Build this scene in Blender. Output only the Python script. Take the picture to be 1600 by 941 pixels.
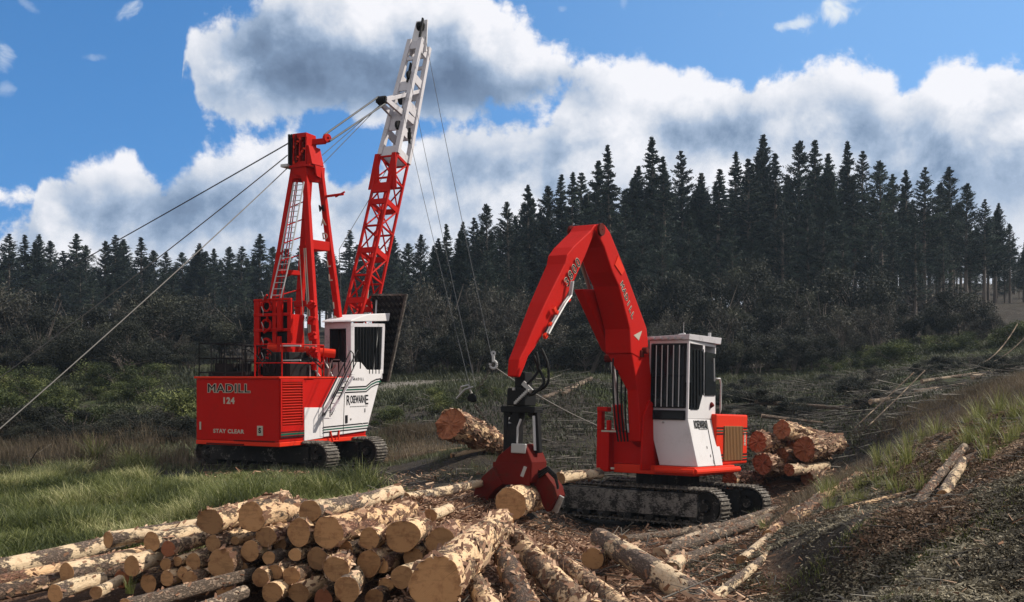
import bpy, bmesh, math, random
import numpy as np
from mathutils import Vector, Matrix
from math import sin, cos, pi, radians, sqrt, atan2, exp, log as ln

SC = bpy.context.scene
for o in list(bpy.data.objects):
    bpy.data.objects.remove(o)
COL = SC.collection
RNG = np.random.default_rng(7)
random.seed(7)

# ------------------------------------------------------------------ camera
FOC = 1715.0; CX = 800.0; HY = 585.0; CAMZ = 4.0
cd = bpy.data.cameras.new('camera'); cam = bpy.data.objects.new('camera', cd); COL.objects.link(cam)
cam.location = (0, 0, CAMZ); cam.rotation_euler = (pi/2, 0, 0)
cd.sensor_width = 36.0; cd.lens = FOC/1600*36.0
cd.shift_y = (HY-470.5)/1600.0
cd.clip_start = 0.1; cd.clip_end = 8000
SC.camera = cam

def P(px, py, Y):
    """world point at distance Y in front of the photographer"""
    return Vector(((px-CX)/FOC*Y, Y, CAMZ-(py-HY)/FOC*Y))

# ------------------------------------------------------------------ light
SUN_A, SUN_E = radians(14), radians(41)
sd = Vector((cos(SUN_A)*cos(SUN_E), sin(SUN_A)*cos(SUN_E), sin(SUN_E)))
sl = bpy.data.lights.new('sun', 'SUN'); sl.energy = 5.0; sl.angle = radians(0.5); sl.color = (1.0, 0.915, 0.79)
so = bpy.data.objects.new('sun', sl); COL.objects.link(so)
so.rotation_euler = sd.to_track_quat('Z', 'Y').to_euler()
SC.view_settings.view_transform = 'Standard'; SC.view_settings.look = 'None'
SC.view_settings.exposure = 0.0; SC.view_settings.gamma = 1.0
SC.view_settings.use_curve_mapping = False
SC.cycles.max_bounces = 6; SC.cycles.diffuse_bounces = 2; SC.cycles.glossy_bounces = 2
SC.cycles.transmission_bounces = 4; SC.cycles.transparent_max_bounces = 8
SC.cycles.use_denoising = True
SC.cycles.sample_clamp_indirect = 4.0

class NT:
    """small helper for writing node trees"""
    def __init__(s, nt): s.nt = nt; s.n = nt.nodes; s.l = nt.links
    def node(s, t, **k):
        nd = s.n.new(t)
        for a, b in k.items(): setattr(nd, a, b)
        return nd
    def put(s, sock, v):
        if isinstance(v, bpy.types.NodeSocket): s.l.new(v, sock)
        elif v is not None: sock.default_value = v
    def m(s, op, a, b=None, c=None, clamp=False):
        nd = s.node('ShaderNodeMath', operation=op, use_clamp=clamp)
        s.put(nd.inputs[0], a); s.put(nd.inputs[1], b)
        if c is not None: s.put(nd.inputs[2], c)
        return nd.outputs[0]
    def vm(s, op, a, b=None, out=0):
        nd = s.node('ShaderNodeVectorMath', operation=op)
        s.put(nd.inputs[0], a)
        if b is not None: s.put(nd.inputs[3] if op == 'SCALE' else nd.inputs[1], b)
        return nd.outputs[out]
    def noise(s, vec, scale, detail=4, rough=.55, dist=0, out='Fac', dims='3D'):
        nd = s.node('ShaderNodeTexNoise', noise_dimensions=dims)
        if vec is not None: s.put(nd.inputs['Vector'], vec)
        nd.inputs['Scale'].default_value = scale; nd.inputs['Detail'].default_value = detail
        nd.inputs['Roughness'].default_value = rough; nd.inputs['Distortion'].default_value = dist
        return nd.outputs[out]
    def ramp(s, f, pts, interp='LINEAR'):
        nd = s.node('ShaderNodeValToRGB'); cr = nd.color_ramp; cr.interpolation = interp
        while len(cr.elements) < len(pts): cr.elements.new(0.5)
        for e, (p, c) in zip(cr.elements, pts):
            e.position = p; e.color = (*c, 1) if len(c) == 3 else c
        s.put(nd.inputs[0], f); return nd.outputs[0]
    def step(s, f, a, b):
        nd = s.node('ShaderNodeMapRange', interpolation_type='SMOOTHSTEP')
        s.put(nd.inputs[0], f); nd.inputs[1].default_value = a; nd.inputs[2].default_value = b
        nd.inputs[3].default_value = 0; nd.inputs[4].default_value = 1
        return nd.outputs[0]
    def mix(s, f, a, b, blend='MIX'):
        nd = s.node('ShaderNodeMix', data_type='RGBA', blend_type=blend)
        s.put(nd.inputs[0], f)
        for sock, v in ((nd.inputs[6], a), (nd.inputs[7], b)):
            if isinstance(v, tuple) and len(v) == 3: v = (*v, 1)
            s.put(sock, v)
        return nd.outputs[2]
    def curve(s, f, pts):
        nd = s.node('ShaderNodeFloatCurve'); c = nd.mapping.curves[0]
        pts = sorted(pts)
        while len(c.points) < len(pts): c.points.new(0.5, 0.5)
        for p, (x, y) in zip(c.points, pts):
            p.location = (x, y); p.handle_type = 'AUTO_CLAMPED'
        nd.mapping.extend = 'HORIZONTAL'; nd.mapping.update()
        s.put(nd.inputs['Value'], f); return nd.outputs[0]

# ------------------------------------------------------------------ sky with cumulus
W = bpy.data.worlds.new('World'); SC.world = W; W.use_nodes = True
N = NT(W.node_tree); N.n.clear()
g = N.node('ShaderNodeNewGeometry')
D = N.vm('SCALE', g.outputs['Incoming'], -1.0)
sep = N.node('ShaderNodeSeparateXYZ'); N.l.new(D, sep.inputs[0])
dx, dy, dz = sep.outputs
az = N.m('ARCTAN2', dx, dy)
hor = N.m('SQRT', N.m('ADD', N.m('MULTIPLY', dx, dx), N.m('MULTIPLY', dy, dy)))
el = N.m('ARCTAN2', dz, hor)
A0, A1 = -0.62, 0.62              # azimuth range the cloud outlines are laid over
t_az = N.m('DIVIDE', N.m('SUBTRACT', az, A0), A1-A0, clamp=True)
def skp(px, py):
    a = atan2(px-CX, FOC); e = atan2((HY-py)/FOC*cos(a), 1.0)
    return (a-A0)/(A1-A0), min(1, max(0, e*2.0))
low = [(-150,340),(0,352),(45,345),(60,290),(85,262),(120,255),(170,264),(205,248),(240,268),(300,240),(340,222),(390,212),(440,203),(490,222),
       (535,268),(575,262),(610,240),(660,222),(720,196),(790,190),(850,192),(885,130),(930,96),(990,100),(1045,118),(1080,98),(1130,104),(1180,112),(1230,104),(1270,95),
       (1330,112),(1400,112),(1440,124),(1462,104),(1510,92),(1560,85),(1610,94),(1750,140)]
htop = [(255,330),(275,260),(287,70),(305,38),(340,22),(370,10),(410,-5),(440,-60),(740,-40),(775,0),(810,28),(860,55),(905,75),(945,100),(985,160),(1040,260),(1200,420)]
hbot = [(255,330),(275,200),(290,120),(305,160),(340,200),(400,208),(480,198),(560,186),(640,192),(720,190),(800,172),(850,152),(900,150),(945,160),(985,200),(1040,280),(1200,420)]
def cloud_field(azs, els, lo=False):
    """returns density (>0 inside a cloud) for offset coordinates"""
    tt = N.m('DIVIDE', N.m('SUBTRACT', azs, A0), A1-A0, clamp=True)
    comb = N.node('ShaderNodeCombineXYZ'); N.l.new(azs, comb.inputs[0]); N.l.new(els, comb.inputs[1])
    v = comb.outputs[0]
    n1 = N.noise(v, 12.0, 10, .60, .12)
    n2 = N.noise(v, 42.0, 5, .6, .0)
    bump = N.m('ADD', N.m('MULTIPLY', N.m('SUBTRACT', n1, .5), .115), N.m('MULTIPLY', N.m('SUBTRACT', n2, .5), .022))
    e2 = N.m('MULTIPLY', els, 2.0)
    dl = N.m('SUBTRACT', N.curve(tt, [skp(*p) for p in low]), e2)
    d1 = N.m('SUBTRACT', N.curve(tt, [skp(*p) for p in htop]), e2)
    d2 = N.m('SUBTRACT', e2, N.curve(tt, [skp(*p) for p in hbot]))
    dh = N.m('MINIMUM', d1, d2)
    dd = N.m('SMOOTH_MAX', dl, dh, .03)
    return N.m('ADD', N.m('MULTIPLY', dd, .5), bump), v, n1, dl, dh
d0, vv, n1, dl, dh = cloud_field(az, el); soft = N.noise(vv, 9.0, 3, .5, .1)
dS, _, _, _, _ = cloud_field(N.m('ADD', az, .016), N.m('ADD', el, .020))
mask = N.step(d0, -.003, .011)
# relief: tops and sun-facing lobes catch light, thick middles go grey
rel = N.m('MULTIPLY', N.m('SUBTRACT', N.m('MINIMUM', d0, .10), N.m('MINIMUM', dS, .10)), 9.0)
big = N.noise(vv, 6.0, 4, .5, .3)
def blob(px, py, rx, ry):
    a, e = (px-CX), (HY-py)
    ca = atan2(px-CX, FOC); ce = atan2((HY-py)/FOC*cos(ca), 1.0)
    u = N.m('DIVIDE', N.m('SUBTRACT', az, ca), rx/FOC); w = N.m('DIVIDE', N.m('SUBTRACT', el, ce), ry/FOC)
    r = N.m('ADD', N.m('MULTIPLY', u, u), N.m('MULTIPLY', w, w))
    return N.m('EXPONENT', N.m('MULTIPLY', r, -1.0))
dark = None
for (px, py, rx, ry, k) in [(450,75,110,50,.46),(640,95,115,55,.46),(500,140,180,45,.14),(1120,195,90,35,.42),(1480,285,200,45,.40),(360,320,230,65,.38),(130,330,90,45,.15),
                            (760,260,100,70,.30),(1230,230,200,40,.22),(870,130,70,25,.2),(1310,180,60,45,.22),(1560,170,50,35,.22),(700,150,160,30,.2)]:
    b = N.m('MULTIPLY', blob(px, py, rx, ry), k)
    dark = b if dark is None else N.m('ADD', dark, b)
dark = N.m('MULTIPLY', dark, N.m('ADD', .50, N.m('MULTIPLY', big, 1.7)))
lum = N.m('ADD', .79, N.m('MULTIPLY', rel, .80))
lum = N.m('ADD', lum, N.m('MULTIPLY', N.m('SUBTRACT', n1, .5), 1.0)); lum = N.m('ADD', lum, N.m('MULTIPLY', N.m('SUBTRACT', soft, .5), .7))
lum = N.m('SUBTRACT', lum, dark)
thin = N.step(d0, 0.0, .035)
lum = N.m('ADD', lum, N.m('MULTIPLY', N.m('SUBTRACT', 1.0, thin), .16))
ccol = N.ramp(lum, [(0.0,(.13,.19,.30)),(.30,(.22,.31,.46)),(.52,(.40,.50,.66)),(.76,(.72,.76,.84)),(1.0,(.96,.96,1.0))])
# small wisps
def wisp(px, py, rx, ry, tilt, k, sc=60):
    ca = atan2(px-CX, FOC); ce = atan2((HY-py)/FOC*cos(ca), 1.0)
    U = N.m('SUBTRACT', az, ca); V = N.m('SUBTRACT', el, ce)
    u = N.m('DIVIDE', N.m('ADD', N.m('MULTIPLY', U, cos(tilt)), N.m('MULTIPLY', V, sin(tilt))), rx/FOC)
    w = N.m('DIVIDE', N.m('SUBTRACT', N.m('MULTIPLY', V, cos(tilt)), N.m('MULTIPLY', U, sin(tilt))), ry/FOC)
    r = N.m('ADD', N.m('MULTIPLY', u, u), N.m('MULTIPLY', w, w))
    f = N.m('SUBTRACT', N.m('ADD', N.m('SUBTRACT', 1.0, r), N.m('MULTIPLY', N.m('SUBTRACT', nw, .5), 3.0)), .35)
    return N.m('MULTIPLY', N.step(f, 0, 1.0), k)
nw = N.noise(vv, 38.0, 6, .62, .6)
wm = None
for a in [(1305,14,85,26,.35,1.0),(1258,36,60,11,.1,.85),(205,18,36,14,.7,.6),(5,92,22,26,0,.6),(145,90,26,8,.1,.28),(10,140,16,16,0,.3),(1128,22,12,10,0,.2),(45,10,22,10,-.6,.22),(975,6,8,14,0,.2),(878,14,10,6,0,.2)]:
    w = wisp(*a); wm = w if wm is None else N.m('MAXIMUM', wm, w)
# clear sky: Nishita, looked up a little higher so that the blue is the deep one above a clean horizon
sky = N.node('ShaderNodeTexSky'); sky.sky_type = 'NISHITA'; sky.sun_disc = False
sky.sun_elevation = SUN_E; sky.sun_rotation = pi/2-SUN_A; sky.altitude = 300; sky.air_density = 1.0; sky.dust_density = .35; sky.ozone_density = 2.2
vb = N.node('ShaderNodeCombineXYZ'); N.l.new(dx, vb.inputs[0]); N.l.new(dy, vb.inputs[1]); N.l.new(N.m('ADD', N.m('ABSOLUTE', dz), .22), vb.inputs[2])
N.l.new(N.vm('NORMALIZE', vb.outputs[0]), sky.inputs[0])
SKY_STR = 0.10
clear = N.mix(1.0, sky.outputs[0], (.70, 1.36, 1.80, 1), 'MULTIPLY')
clear = N.mix(N.m('MULTIPLY', N.step(az, -.35, .5), .30), clear, (4.6, 7.0, 9.6, 1))
cl = N.mix(1.0, ccol, (1/SKY_STR, 1/SKY_STR, 1/SKY_STR, 1), 'MULTIPLY')
wc = N.mix(1.0, (.80, .86, .93, 1), (1/SKY_STR, 1/SKY_STR, 1/SKY_STR, 1), 'MULTIPLY')
c1 = N.mix(N.m('MULTIPLY', wm, 1.0), clear, wc)
c2 = N.mix(N.m('MULTIPLY', mask, .985), c1, cl)
# unseen broken cloud, added outside the view to raise the ambient light
cv = N.noise(D, 2.6, 6, .6, .3)
rest = N.m('MULTIPLY', N.step(cv, .40, .50), N.m('MAXIMUM', N.step(N.m('ABSOLUTE', az), .60, .75), N.step(el, .40, .55)))
rest = N.m('MULTIPLY', rest, N.step(dz, .0, .05))
rc = N.mix(N.step(cv, .50, .72), (.74/SKY_STR, .70/SKY_STR, .67/SKY_STR, 1), (.38/SKY_STR, .38/SKY_STR, .39/SKY_STR, 1))
c2 = N.mix(rest, c2, rc)
bg = N.node('ShaderNodeBackground'); N.l.new(c2, bg.inputs[0]); bg.inputs[1].default_value = SKY_STR
wo = N.node('ShaderNodeOutputWorld'); N.l.new(bg.outputs[0], wo.inputs[0])
W.cycles.sampling_method = 'MANUAL'; W.cycles.sample_map_resolution = 512

# ------------------------------------------------------------------ tagging helpers
def tag(o, label=None, cat=None, group=None, kind=None):
    if label: o['label'] = label
    if cat: o['category'] = cat
    if group: o['group'] = group
    if kind: o['kind'] = kind
    return o
def empty(name, loc=(0,0,0), rot=(0,0,0)):
    o = bpy.data.objects.new(name, None); COL.objects.link(o); o.location = loc; o.rotation_euler = rot
    o.empty_display_size = .3
    return o
def basis(d, up=(0,0,1)):
    d = Vector(d).normalized(); u = Vector(up)
    if abs(d.dot(u)) > .99: u = Vector((0,1,0))
    s = d.cross(u).normalized(); u2 = s.cross(d).normalized()
    return d, s, u2
SPLIT = {'batten_plate','cross_member','leg_bracket','knuckle_pin','fairlead_ring','drum_flange','decal_plate','sheave','jaw_tip','boom_fitting','roof_lamp','pin_keeper','guide_sheave','tip_sheave','tip_plate','splice_plate','cylinder_rod','guide_tube','stick_pipe','supply_hose','bumper_tube','door_handle','gusset','screen_bracket','bridle_strut','pendant_cable','haul_line','side_arm','rear_rail','filter_housing','stay_rod','hydraulic_cylinder','pipe_run','deck_edge','handrail','grapple_hose','guard_bar','stripe','roller','winch_drum','shackle','seat_cover','operator_seat','white_bar','body_cap','step_loop'}
class MB:
    def __init__(s): s.v = []; s.f = []; s.cuts = []
    def add(s, v, f):
        b = len(s.v); s.cuts.append((b, len(s.f))); s.v += [tuple(x) for x in v]; s.f += [tuple(i+b for i in q) for q in f]; return s
    def box(s, c, sz, R=None):
        c = Vector(c); h = [x/2 for x in sz]
        vs = [Vector((i*h[0], j*h[1], k*h[2])) for i in (-1,1) for j in (-1,1) for k in (-1,1)]
        if R is not None: vs = [R @ q for q in vs]
        return s.add([c+q for q in vs], [(0,1,3,2),(4,6,7,5),(0,4,5,1),(2,3,7,6),(0,2,6,4),(1,5,7,3)])
    def bx(s, x0, x1, y0, y1, z0, z1): return s.box(((x0+x1)/2,(y0+y1)/2,(z0+z1)/2), (abs(x1-x0),abs(y1-y0),abs(z1-z0)))
    def beam(s, p0, p1, w, h, up=(0,0,1), w1=None, h1=None):
        p0, p1 = Vector(p0), Vector(p1); d, a, b = basis(p1-p0, up); w1 = w if w1 is None else w1; h1 = h if h1 is None else h1
        vs = [p0+a*(i*w/2)+b*(j*h/2) for i, j in ((-1,-1),(1,-1),(1,1),(-1,1))] + [p1+a*(i*w1/2)+b*(j*h1/2) for i, j in ((-1,-1),(1,-1),(1,1),(-1,1))]
        return s.add(vs, [(3,2,1,0),(4,5,6,7),(0,1,5,4),(1,2,6,5),(2,3,7,6),(3,0,4,7)])
    def tube(s, p0, p1, r, n=10, r1=None):
        p0, p1 = Vector(p0), Vector(p1); d, a, b = basis(p1-p0); r1 = r if r1 is None else r1
        vs = [p0+(a*cos(t)+b*sin(t))*r for t in [2*pi*i/n for i in range(n)]] + [p1+(a*cos(t)+b*sin(t))*r1 for t in [2*pi*i/n for i in range(n)]]
        return s.add(vs, [(i, (i+1)%n, n+(i+1)%n, n+i) for i in range(n)] + [tuple(range(n))[::-1], tuple(range(n, 2*n))])
    def path(s, pts, r, n=8):
        pts = [Vector(p) for p in pts]; vs = []
        for i, p in enumerate(pts):
            t = (pts[min(i+1, len(pts)-1)]-pts[max(i-1, 0)]); d, a, b = basis(t)
            vs += [p+(a*cos(q)+b*sin(q))*r for q in [2*pi*k/n for k in range(n)]]
        fs = [(i*n+k, i*n+(k+1)%n, (i+1)*n+(k+1)%n, (i+1)*n+k) for i in range(len(pts)-1) for k in range(n)]
        fs += [tuple(range(n))[::-1], tuple(range((len(pts)-1)*n, len(pts)*n))]
        return s.add(vs, fs)
    def prism(s, poly, x0, x1, ax='x'):
        """poly of (y,z) extruded along x (ax='x'), (x,z) along y, or (x,y) along z"""
        def mk(a, b, c): return {'x': (c, a, b), 'y': (a, c, b), 'z': (a, b, c)}[ax]
        n = len(poly)
        return s.add([mk(a, b, x0) for a, b in poly]+[mk(a, b, x1) for a, b in poly],
                     [tuple(range(n))[::-1], tuple(range(n, 2*n))]+[(i, (i+1)%n, n+(i+1)%n, n+i) for i in range(n)])
    def ring(s, c, axis, r0, r1, h, n=20):
        """a flat washer / wheel rim"""
        c = Vector(c); d, a, b = basis(axis); vs = []
        for t in [2*pi*i/n for i in range(n)]:
            e = a*cos(t)+b*sin(t)
            vs += [c+e*r0-d*h/2, c+e*r1-d*h/2, c+e*r1+d*h/2, c+e*r0+d*h/2]
        fs = []
        for i in range(n):
            j = (i+1)%n
            for k in range(4): fs.append((i*4+k, i*4+(k+1)%4, j*4+(k+1)%4, j*4+k))
        return s.add(vs, fs)
    def build(s, name, mat, parent=None, bevel=0, smooth=False):
        if name in SPLIT and parent is not None and len(s.cuts) > 1:
            ends = s.cuts[1:]+[(len(s.v), len(s.f))]; first_ = None
            for (b0, f0), (b1, f1) in zip(s.cuts, ends):
                q = MB(); q.v = s.v[b0:b1]; q.f = [tuple(i-b0 for i in t) for t in s.f[f0:f1]]
                o = q.build(name, mat, parent, bevel, smooth); first_ = first_ or o
            return first_
        me = bpy.data.meshes.new(name); me.from_pydata(s.v, [], s.f)
        bm = bmesh.new(); bm.from_mesh(me); bmesh.ops.recalc_face_normals(bm, faces=bm.faces); bm.to_mesh(me); bm.free()
        if smooth: me.polygons.foreach_set('use_smooth', [True]*len(me.polygons))
        o = bpy.data.objects.new(name, me); COL.objects.link(o)
        me.materials.append(mat)
        if parent is not None: o.parent = parent
        if bevel:
            bv = o.modifiers.new('bevel', 'BEVEL'); bv.width = bevel; bv.segments = 2; bv.limit_method = 'ANGLE'; bv.angle_limit = radians(35)
        return o
def mesh_np(name, V, F, mat, parent=None, attrs=None, smooth=False):
    """V (n,3), F (m,k) arrays"""
    me = bpy.data.meshes.new(name); n, m, k = len(V), len(F), F.shape[1]
    me.vertices.add(n); me.vertices.foreach_set('co', np.asarray(V, np.float32).ravel())
    me.loops.add(m*k); me.loops.foreach_set('vertex_index', np.asarray(F, np.int32).ravel())
    me.polygons.add(m); me.polygons.foreach_set('loop_start', np.arange(0, m*k, k, dtype=np.int32))
    me.polygons.foreach_set('loop_total', np.full(m, k, np.int32))
    if smooth: me.polygons.foreach_set('use_smooth', np.ones(m, bool))
    me.update(); me.validate()
    for nm, arr in (attrs or {}).items():
        a = me.attributes.new(nm, 'FLOAT', 'POINT'); a.data.foreach_set('value', np.asarray(arr, np.float32))
    me.materials.append(mat)
    if name is None: return me
    o = bpy.data.objects.new(name, me); COL.objects.link(o)
    if parent is not None: o.parent = parent
    return o
def copy_tree(o, parent=None):
    c = o.copy(); COL.objects.link(c); c.parent = parent
    for ch in [q for q in o.children]: copy_tree(ch, c)
    return c
# value noise for terrain
def _h(i, j, s):
    a = np.sin(i*127.1+j*311.7+s*74.7)*43758.5453
    return a-np.floor(a)
def vnoise(x, y, s=0):
    i, j = np.floor(x), np.floor(y); fx, fy = x-i, y-j; fx = fx*fx*(3-2*fx); fy = fy*fy*(3-2*fy)
    return (_h(i,j,s)*(1-fx)+_h(i+1,j,s)*fx)*(1-fy)+(_h(i,j+1,s)*(1-fx)+_h(i+1,j+1,s)*fx)*fy
def fbm(x, y, o=4, s=0):
    t = 0; a = .5
    for k in range(o): t = t+a*(vnoise(x, y, s+k)-.5)*2; x = x*2.03+11.3; y = y*2.03+5.7; a *= .5
    return t

# ------------------------------------------------------------------ materials
def mat(name, fn, **k):
    m = bpy.data.materials.new(name); m.use_nodes = True; T = NT(m.node_tree); T.n.clear()
    out = T.node('ShaderNodeOutputMaterial'); b = T.node('ShaderNodeBsdfPrincipled'); T.l.new(b.outputs[0], out.inputs[0])
    T.b = b; T.out = out; fn(T); return m
def bump(T, h, strength, dist=.02):
    nd = T.node('ShaderNodeBump'); nd.inputs['Strength'].default_value = strength; nd.inputs['Distance'].default_value = dist
    T.l.new(h, nd.inputs['Height']); T.l.new(nd.outputs[0], T.b.inputs['Normal'])
def coord(T, k='Object'): return T.node('ShaderNodeTexCoord').outputs[k]
def paint(base, dirt=(.09,.06,.04), rough=.38, amount=.5, metal=0, spec=.12):
    def fn(T):
        c = coord(T)
        n = T.noise(c, 1.7, 6, .65); n2 = T.noise(c, 11, 5, .7)
        f = T.m('MULTIPLY', T.step(T.m('ADD', T.m('MULTIPLY', n, .6), T.m('MULTIPLY', n2, .4)), .50, .72), amount)
        tone = T.mix(T.m('MULTIPLY', T.noise(c, .8, 3), .35), base, tuple(x*.72 for x in base))
        T.l.new(T.mix(f, tone, dirt), T.b.inputs['Base Color'])
        T.l.new(T.m('ADD', rough, T.m('MULTIPLY', n2, .3)), T.b.inputs['Roughness'])
        T.b.inputs['Metallic'].default_value = metal; T.b.inputs['Specular IOR Level'].default_value = spec
        bump(T, T.noise(c, 2.2, 3), .12, .03)
    return fn
M = {}
M['red'] = mat('red_paint', paint((.50,.0055,.0016), (.16,.02,.008), .5, .30))
M['red_dirty'] = mat('dirty_red_paint', paint((.12,.008,.005), (.05,.03,.02), .65, 1.0))
M['orange'] = mat('sunlit_red_paint', paint((.74,.036,.011), (.2,.07,.04), .45, .25))  # brighter copy of the red; sunlight on lit panels is put into its colour
M['white'] = mat('white_paint', paint((.76,.74,.75), (.36,.32,.27), .42, .28))
M['grey_white'] = mat('weathered_white_paint', paint((.62,.60,.63), (.20,.20,.21), .5, .75))
M['black'] = mat('black_steel', paint((.012,.012,.013), (.05,.04,.035), .5, .6))
M['steel'] = mat('bare_steel', paint((.42,.41,.40), (.18,.13,.10), .35, .5, .7))
M['galv'] = mat('galvanised_steel', paint((.55,.55,.55), (.3,.28,.25), .45, .4, .3))
M['cable'] = mat('wire_rope', paint((.10,.105,.11), (.03,.03,.03), .5, .5, .4))
M['cable_pale'] = mat('worn_wire_rope', paint((.20,.19,.18), (.2,.18,.16), .5, .5, .3))
M['grille'] = mat('brown_grille', paint((.15,.078,.034), (.06,.04,.024), .7, .8))
M['grille_lit'] = mat('sunlit_grille', paint((.30,.165,.075), (.12,.08,.05), .7, .4))  # lighter copy of the brown grille, sunlight put into the colour
M['green'] = mat('green_stripe', paint((.01,.10,.065), (.05,.05,.04), .5, .2))
M['ink'] = mat('black_lettering', paint((.012,.012,.014), (.05,.05,.05), .5, .2))
M['chalk'] = mat('pale_lettering', paint((.50,.45,.37), (.3,.2,.15), .5, .5))
M['hose'] = mat('black_hose', paint((.015,.015,.015), (.04,.04,.04), .45, .2))
M['interior'] = mat('cab_interior', paint((.03,.03,.032), (.05,.045,.04), .8, .5))
def f_glass(T):
    T.b.inputs['Base Color'].default_value = (.03,.035,.04,1); T.b.inputs['Roughness'].default_value = .06
    T.b.inputs['Transmission Weight'].default_value = .55; T.b.inputs['IOR'].default_value = 1.2
M['glass'] = mat('tinted_glass', f_glass)
def f_track(T):
    c = coord(T); n = T.noise(c, 6, 6, .7)
    T.l.new(T.ramp(n, [(.35,(.035,.03,.026)),(.52,(.10,.085,.07)),(.68,(.30,.27,.23))]), T.b.inputs['Base Color'])
    T.b.inputs['Roughness'].default_value = .75; bump(T, n, .5, .02)
M['track'] = mat('muddy_track_steel', f_track)
def f_trackframe(T):
    c = coord(T); n = T.m('ADD', T.m('MULTIPLY', T.noise(c, 3.5, 7, .7), .6), T.m('MULTIPLY', T.noise(c, 16, 5, .7), .4))
    T.l.new(T.ramp(n, [(.46,(.008,.007,.006)),(.56,(.018,.015,.012)),(.60,(.14,.125,.11)),(.78,(.28,.25,.22))]), T.b.inputs['Base Color'])
    T.b.inputs['Roughness'].default_value = .85; bump(T, n, .4, .02)
def f_dusty(T):
    c = coord(T); n = T.m('ADD', T.m('MULTIPLY', T.noise(c, 3.0, 7, .7), .6), T.m('MULTIPLY', T.noise(T.vm('MULTIPLY', c, (1,1,2)), 14, 5, .7), .4))
    T.l.new(T.ramp(n, [(.38,(.010,.009,.008)),(.475,(.022,.019,.016)),(.52,(.15,.135,.12)),(.72,(.36,.33,.29))]), T.b.inputs['Base Color'])
    T.b.inputs['Roughness'].default_value = .9; bump(T, n, .4, .02)
M['dusty'] = mat('dust_caked_frame', f_dusty)
M['frame'] = mat('mud_caked_frame', f_trackframe)

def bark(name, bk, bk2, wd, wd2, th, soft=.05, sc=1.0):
    """bark with torn-off patches that show the wood; th = share of the surface still under bark"""
    def fn(T):
        oi = T.node('ShaderNodeObjectInfo'); c = coord(T)
        r = T.m('MULTIPLY', oi.outputs['Random'], 57.0)
        v = T.vm('ADD', c, T.vm('SCALE', (1.0, .7, .4), r))
        st = T.vm('MULTIPLY', v, (.45, 1.0, 1.0)); st2 = T.vm('MULTIPLY', v, (.22, 1.0, 1.0))
        big = T.noise(st, 2.6*sc, 5, .62, .5); fine = T.noise(st, 26*sc, 6, .75); fib = T.noise(st2, 34*sc, 4, .6)
        plate = T.node('ShaderNodeTexVoronoi', feature='DISTANCE_TO_EDGE'); T.put(plate.inputs['Vector'], T.vm('ADD', st, T.vm('SCALE', T.noise(st, 12, 4, out='Color'), .22))); plate.inputs['Scale'].default_value = 17*sc
        crack = T.step(T.m('ADD', plate.outputs['Distance'], T.m('MULTIPLY', T.m('SUBTRACT', fine, .5), .5)), .0, .22)
        m = T.m('ADD', T.m('MULTIPLY', big, .72), T.m('MULTIPLY', fine, .28))
        off = T.m('MULTIPLY', T.m('SUBTRACT', oi.outputs['Random'], .5), .07)
        m = T.m('ADD', m, off)
        f = T.step(T.m('ADD', m, T.m('MULTIPLY', T.m('SUBTRACT', T.noise(st, 60*sc, 3, .7), .5), .10)), th-soft*.4, th+soft*.4)
        bc = T.mix(fine, bk, bk2); bc = T.mix(T.m('MULTIPLY', T.m('SUBTRACT', 1.0, crack), .6), bc, tuple(x*.25 for x in bk))
        rusty = T.step(T.noise(v, 4, 3), .55, .7); bc = T.mix(T.m('MULTIPLY', rusty, .45), bc, (.20,.075,.035))
        wc = T.mix(fib, wd, wd2); stain = T.step(T.noise(v, 7, 5, .7), .52, .75); wc = T.mix(T.m('MULTIPLY', stain, .75), wc, (.26,.12,.06)); wc = T.mix(T.m('MULTIPLY', T.step(T.noise(st, 14, 6, .75), .54, .66), .6), wc, (.16,.10,.07))
        T.l.new(T.mix(f, bc, wc), T.b.inputs['Base Color'])
        T.b.inputs['Roughness'].default_value = .88
        h = T.m('ADD', T.m('MULTIPLY', T.m('SUBTRACT', 1.0, f), T.m('ADD', .6, T.m('MULTIPLY', crack, .5))), T.m('MULTIPLY', T.m('ADD', fine, fib), .35))
        bump(T, h, 1.0, .05)
    return mat(name, fn)
M['bark'] = bark('rough_bark', (.16,.085,.050), (.42,.28,.175), (.66,.42,.22), (.80,.60,.38), .485)
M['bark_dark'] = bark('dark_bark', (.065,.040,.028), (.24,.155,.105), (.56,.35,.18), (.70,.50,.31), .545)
M['peeled'] = bark('peeled_log', (.13,.085,.06), (.30,.22,.17), (.52,.36,.20), (.74,.60,.42), .485)
M['bark_red'] = bark('reddish_bark', (.20,.075,.040), (.40,.22,.14), (.64,.38,.19), (.74,.52,.31), .51)
M['bark_old'] = bark('weathered_bark', (.11,.075,.052), (.32,.235,.17), (.34,.25,.17), (.50,.40,.29), .54)
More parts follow.
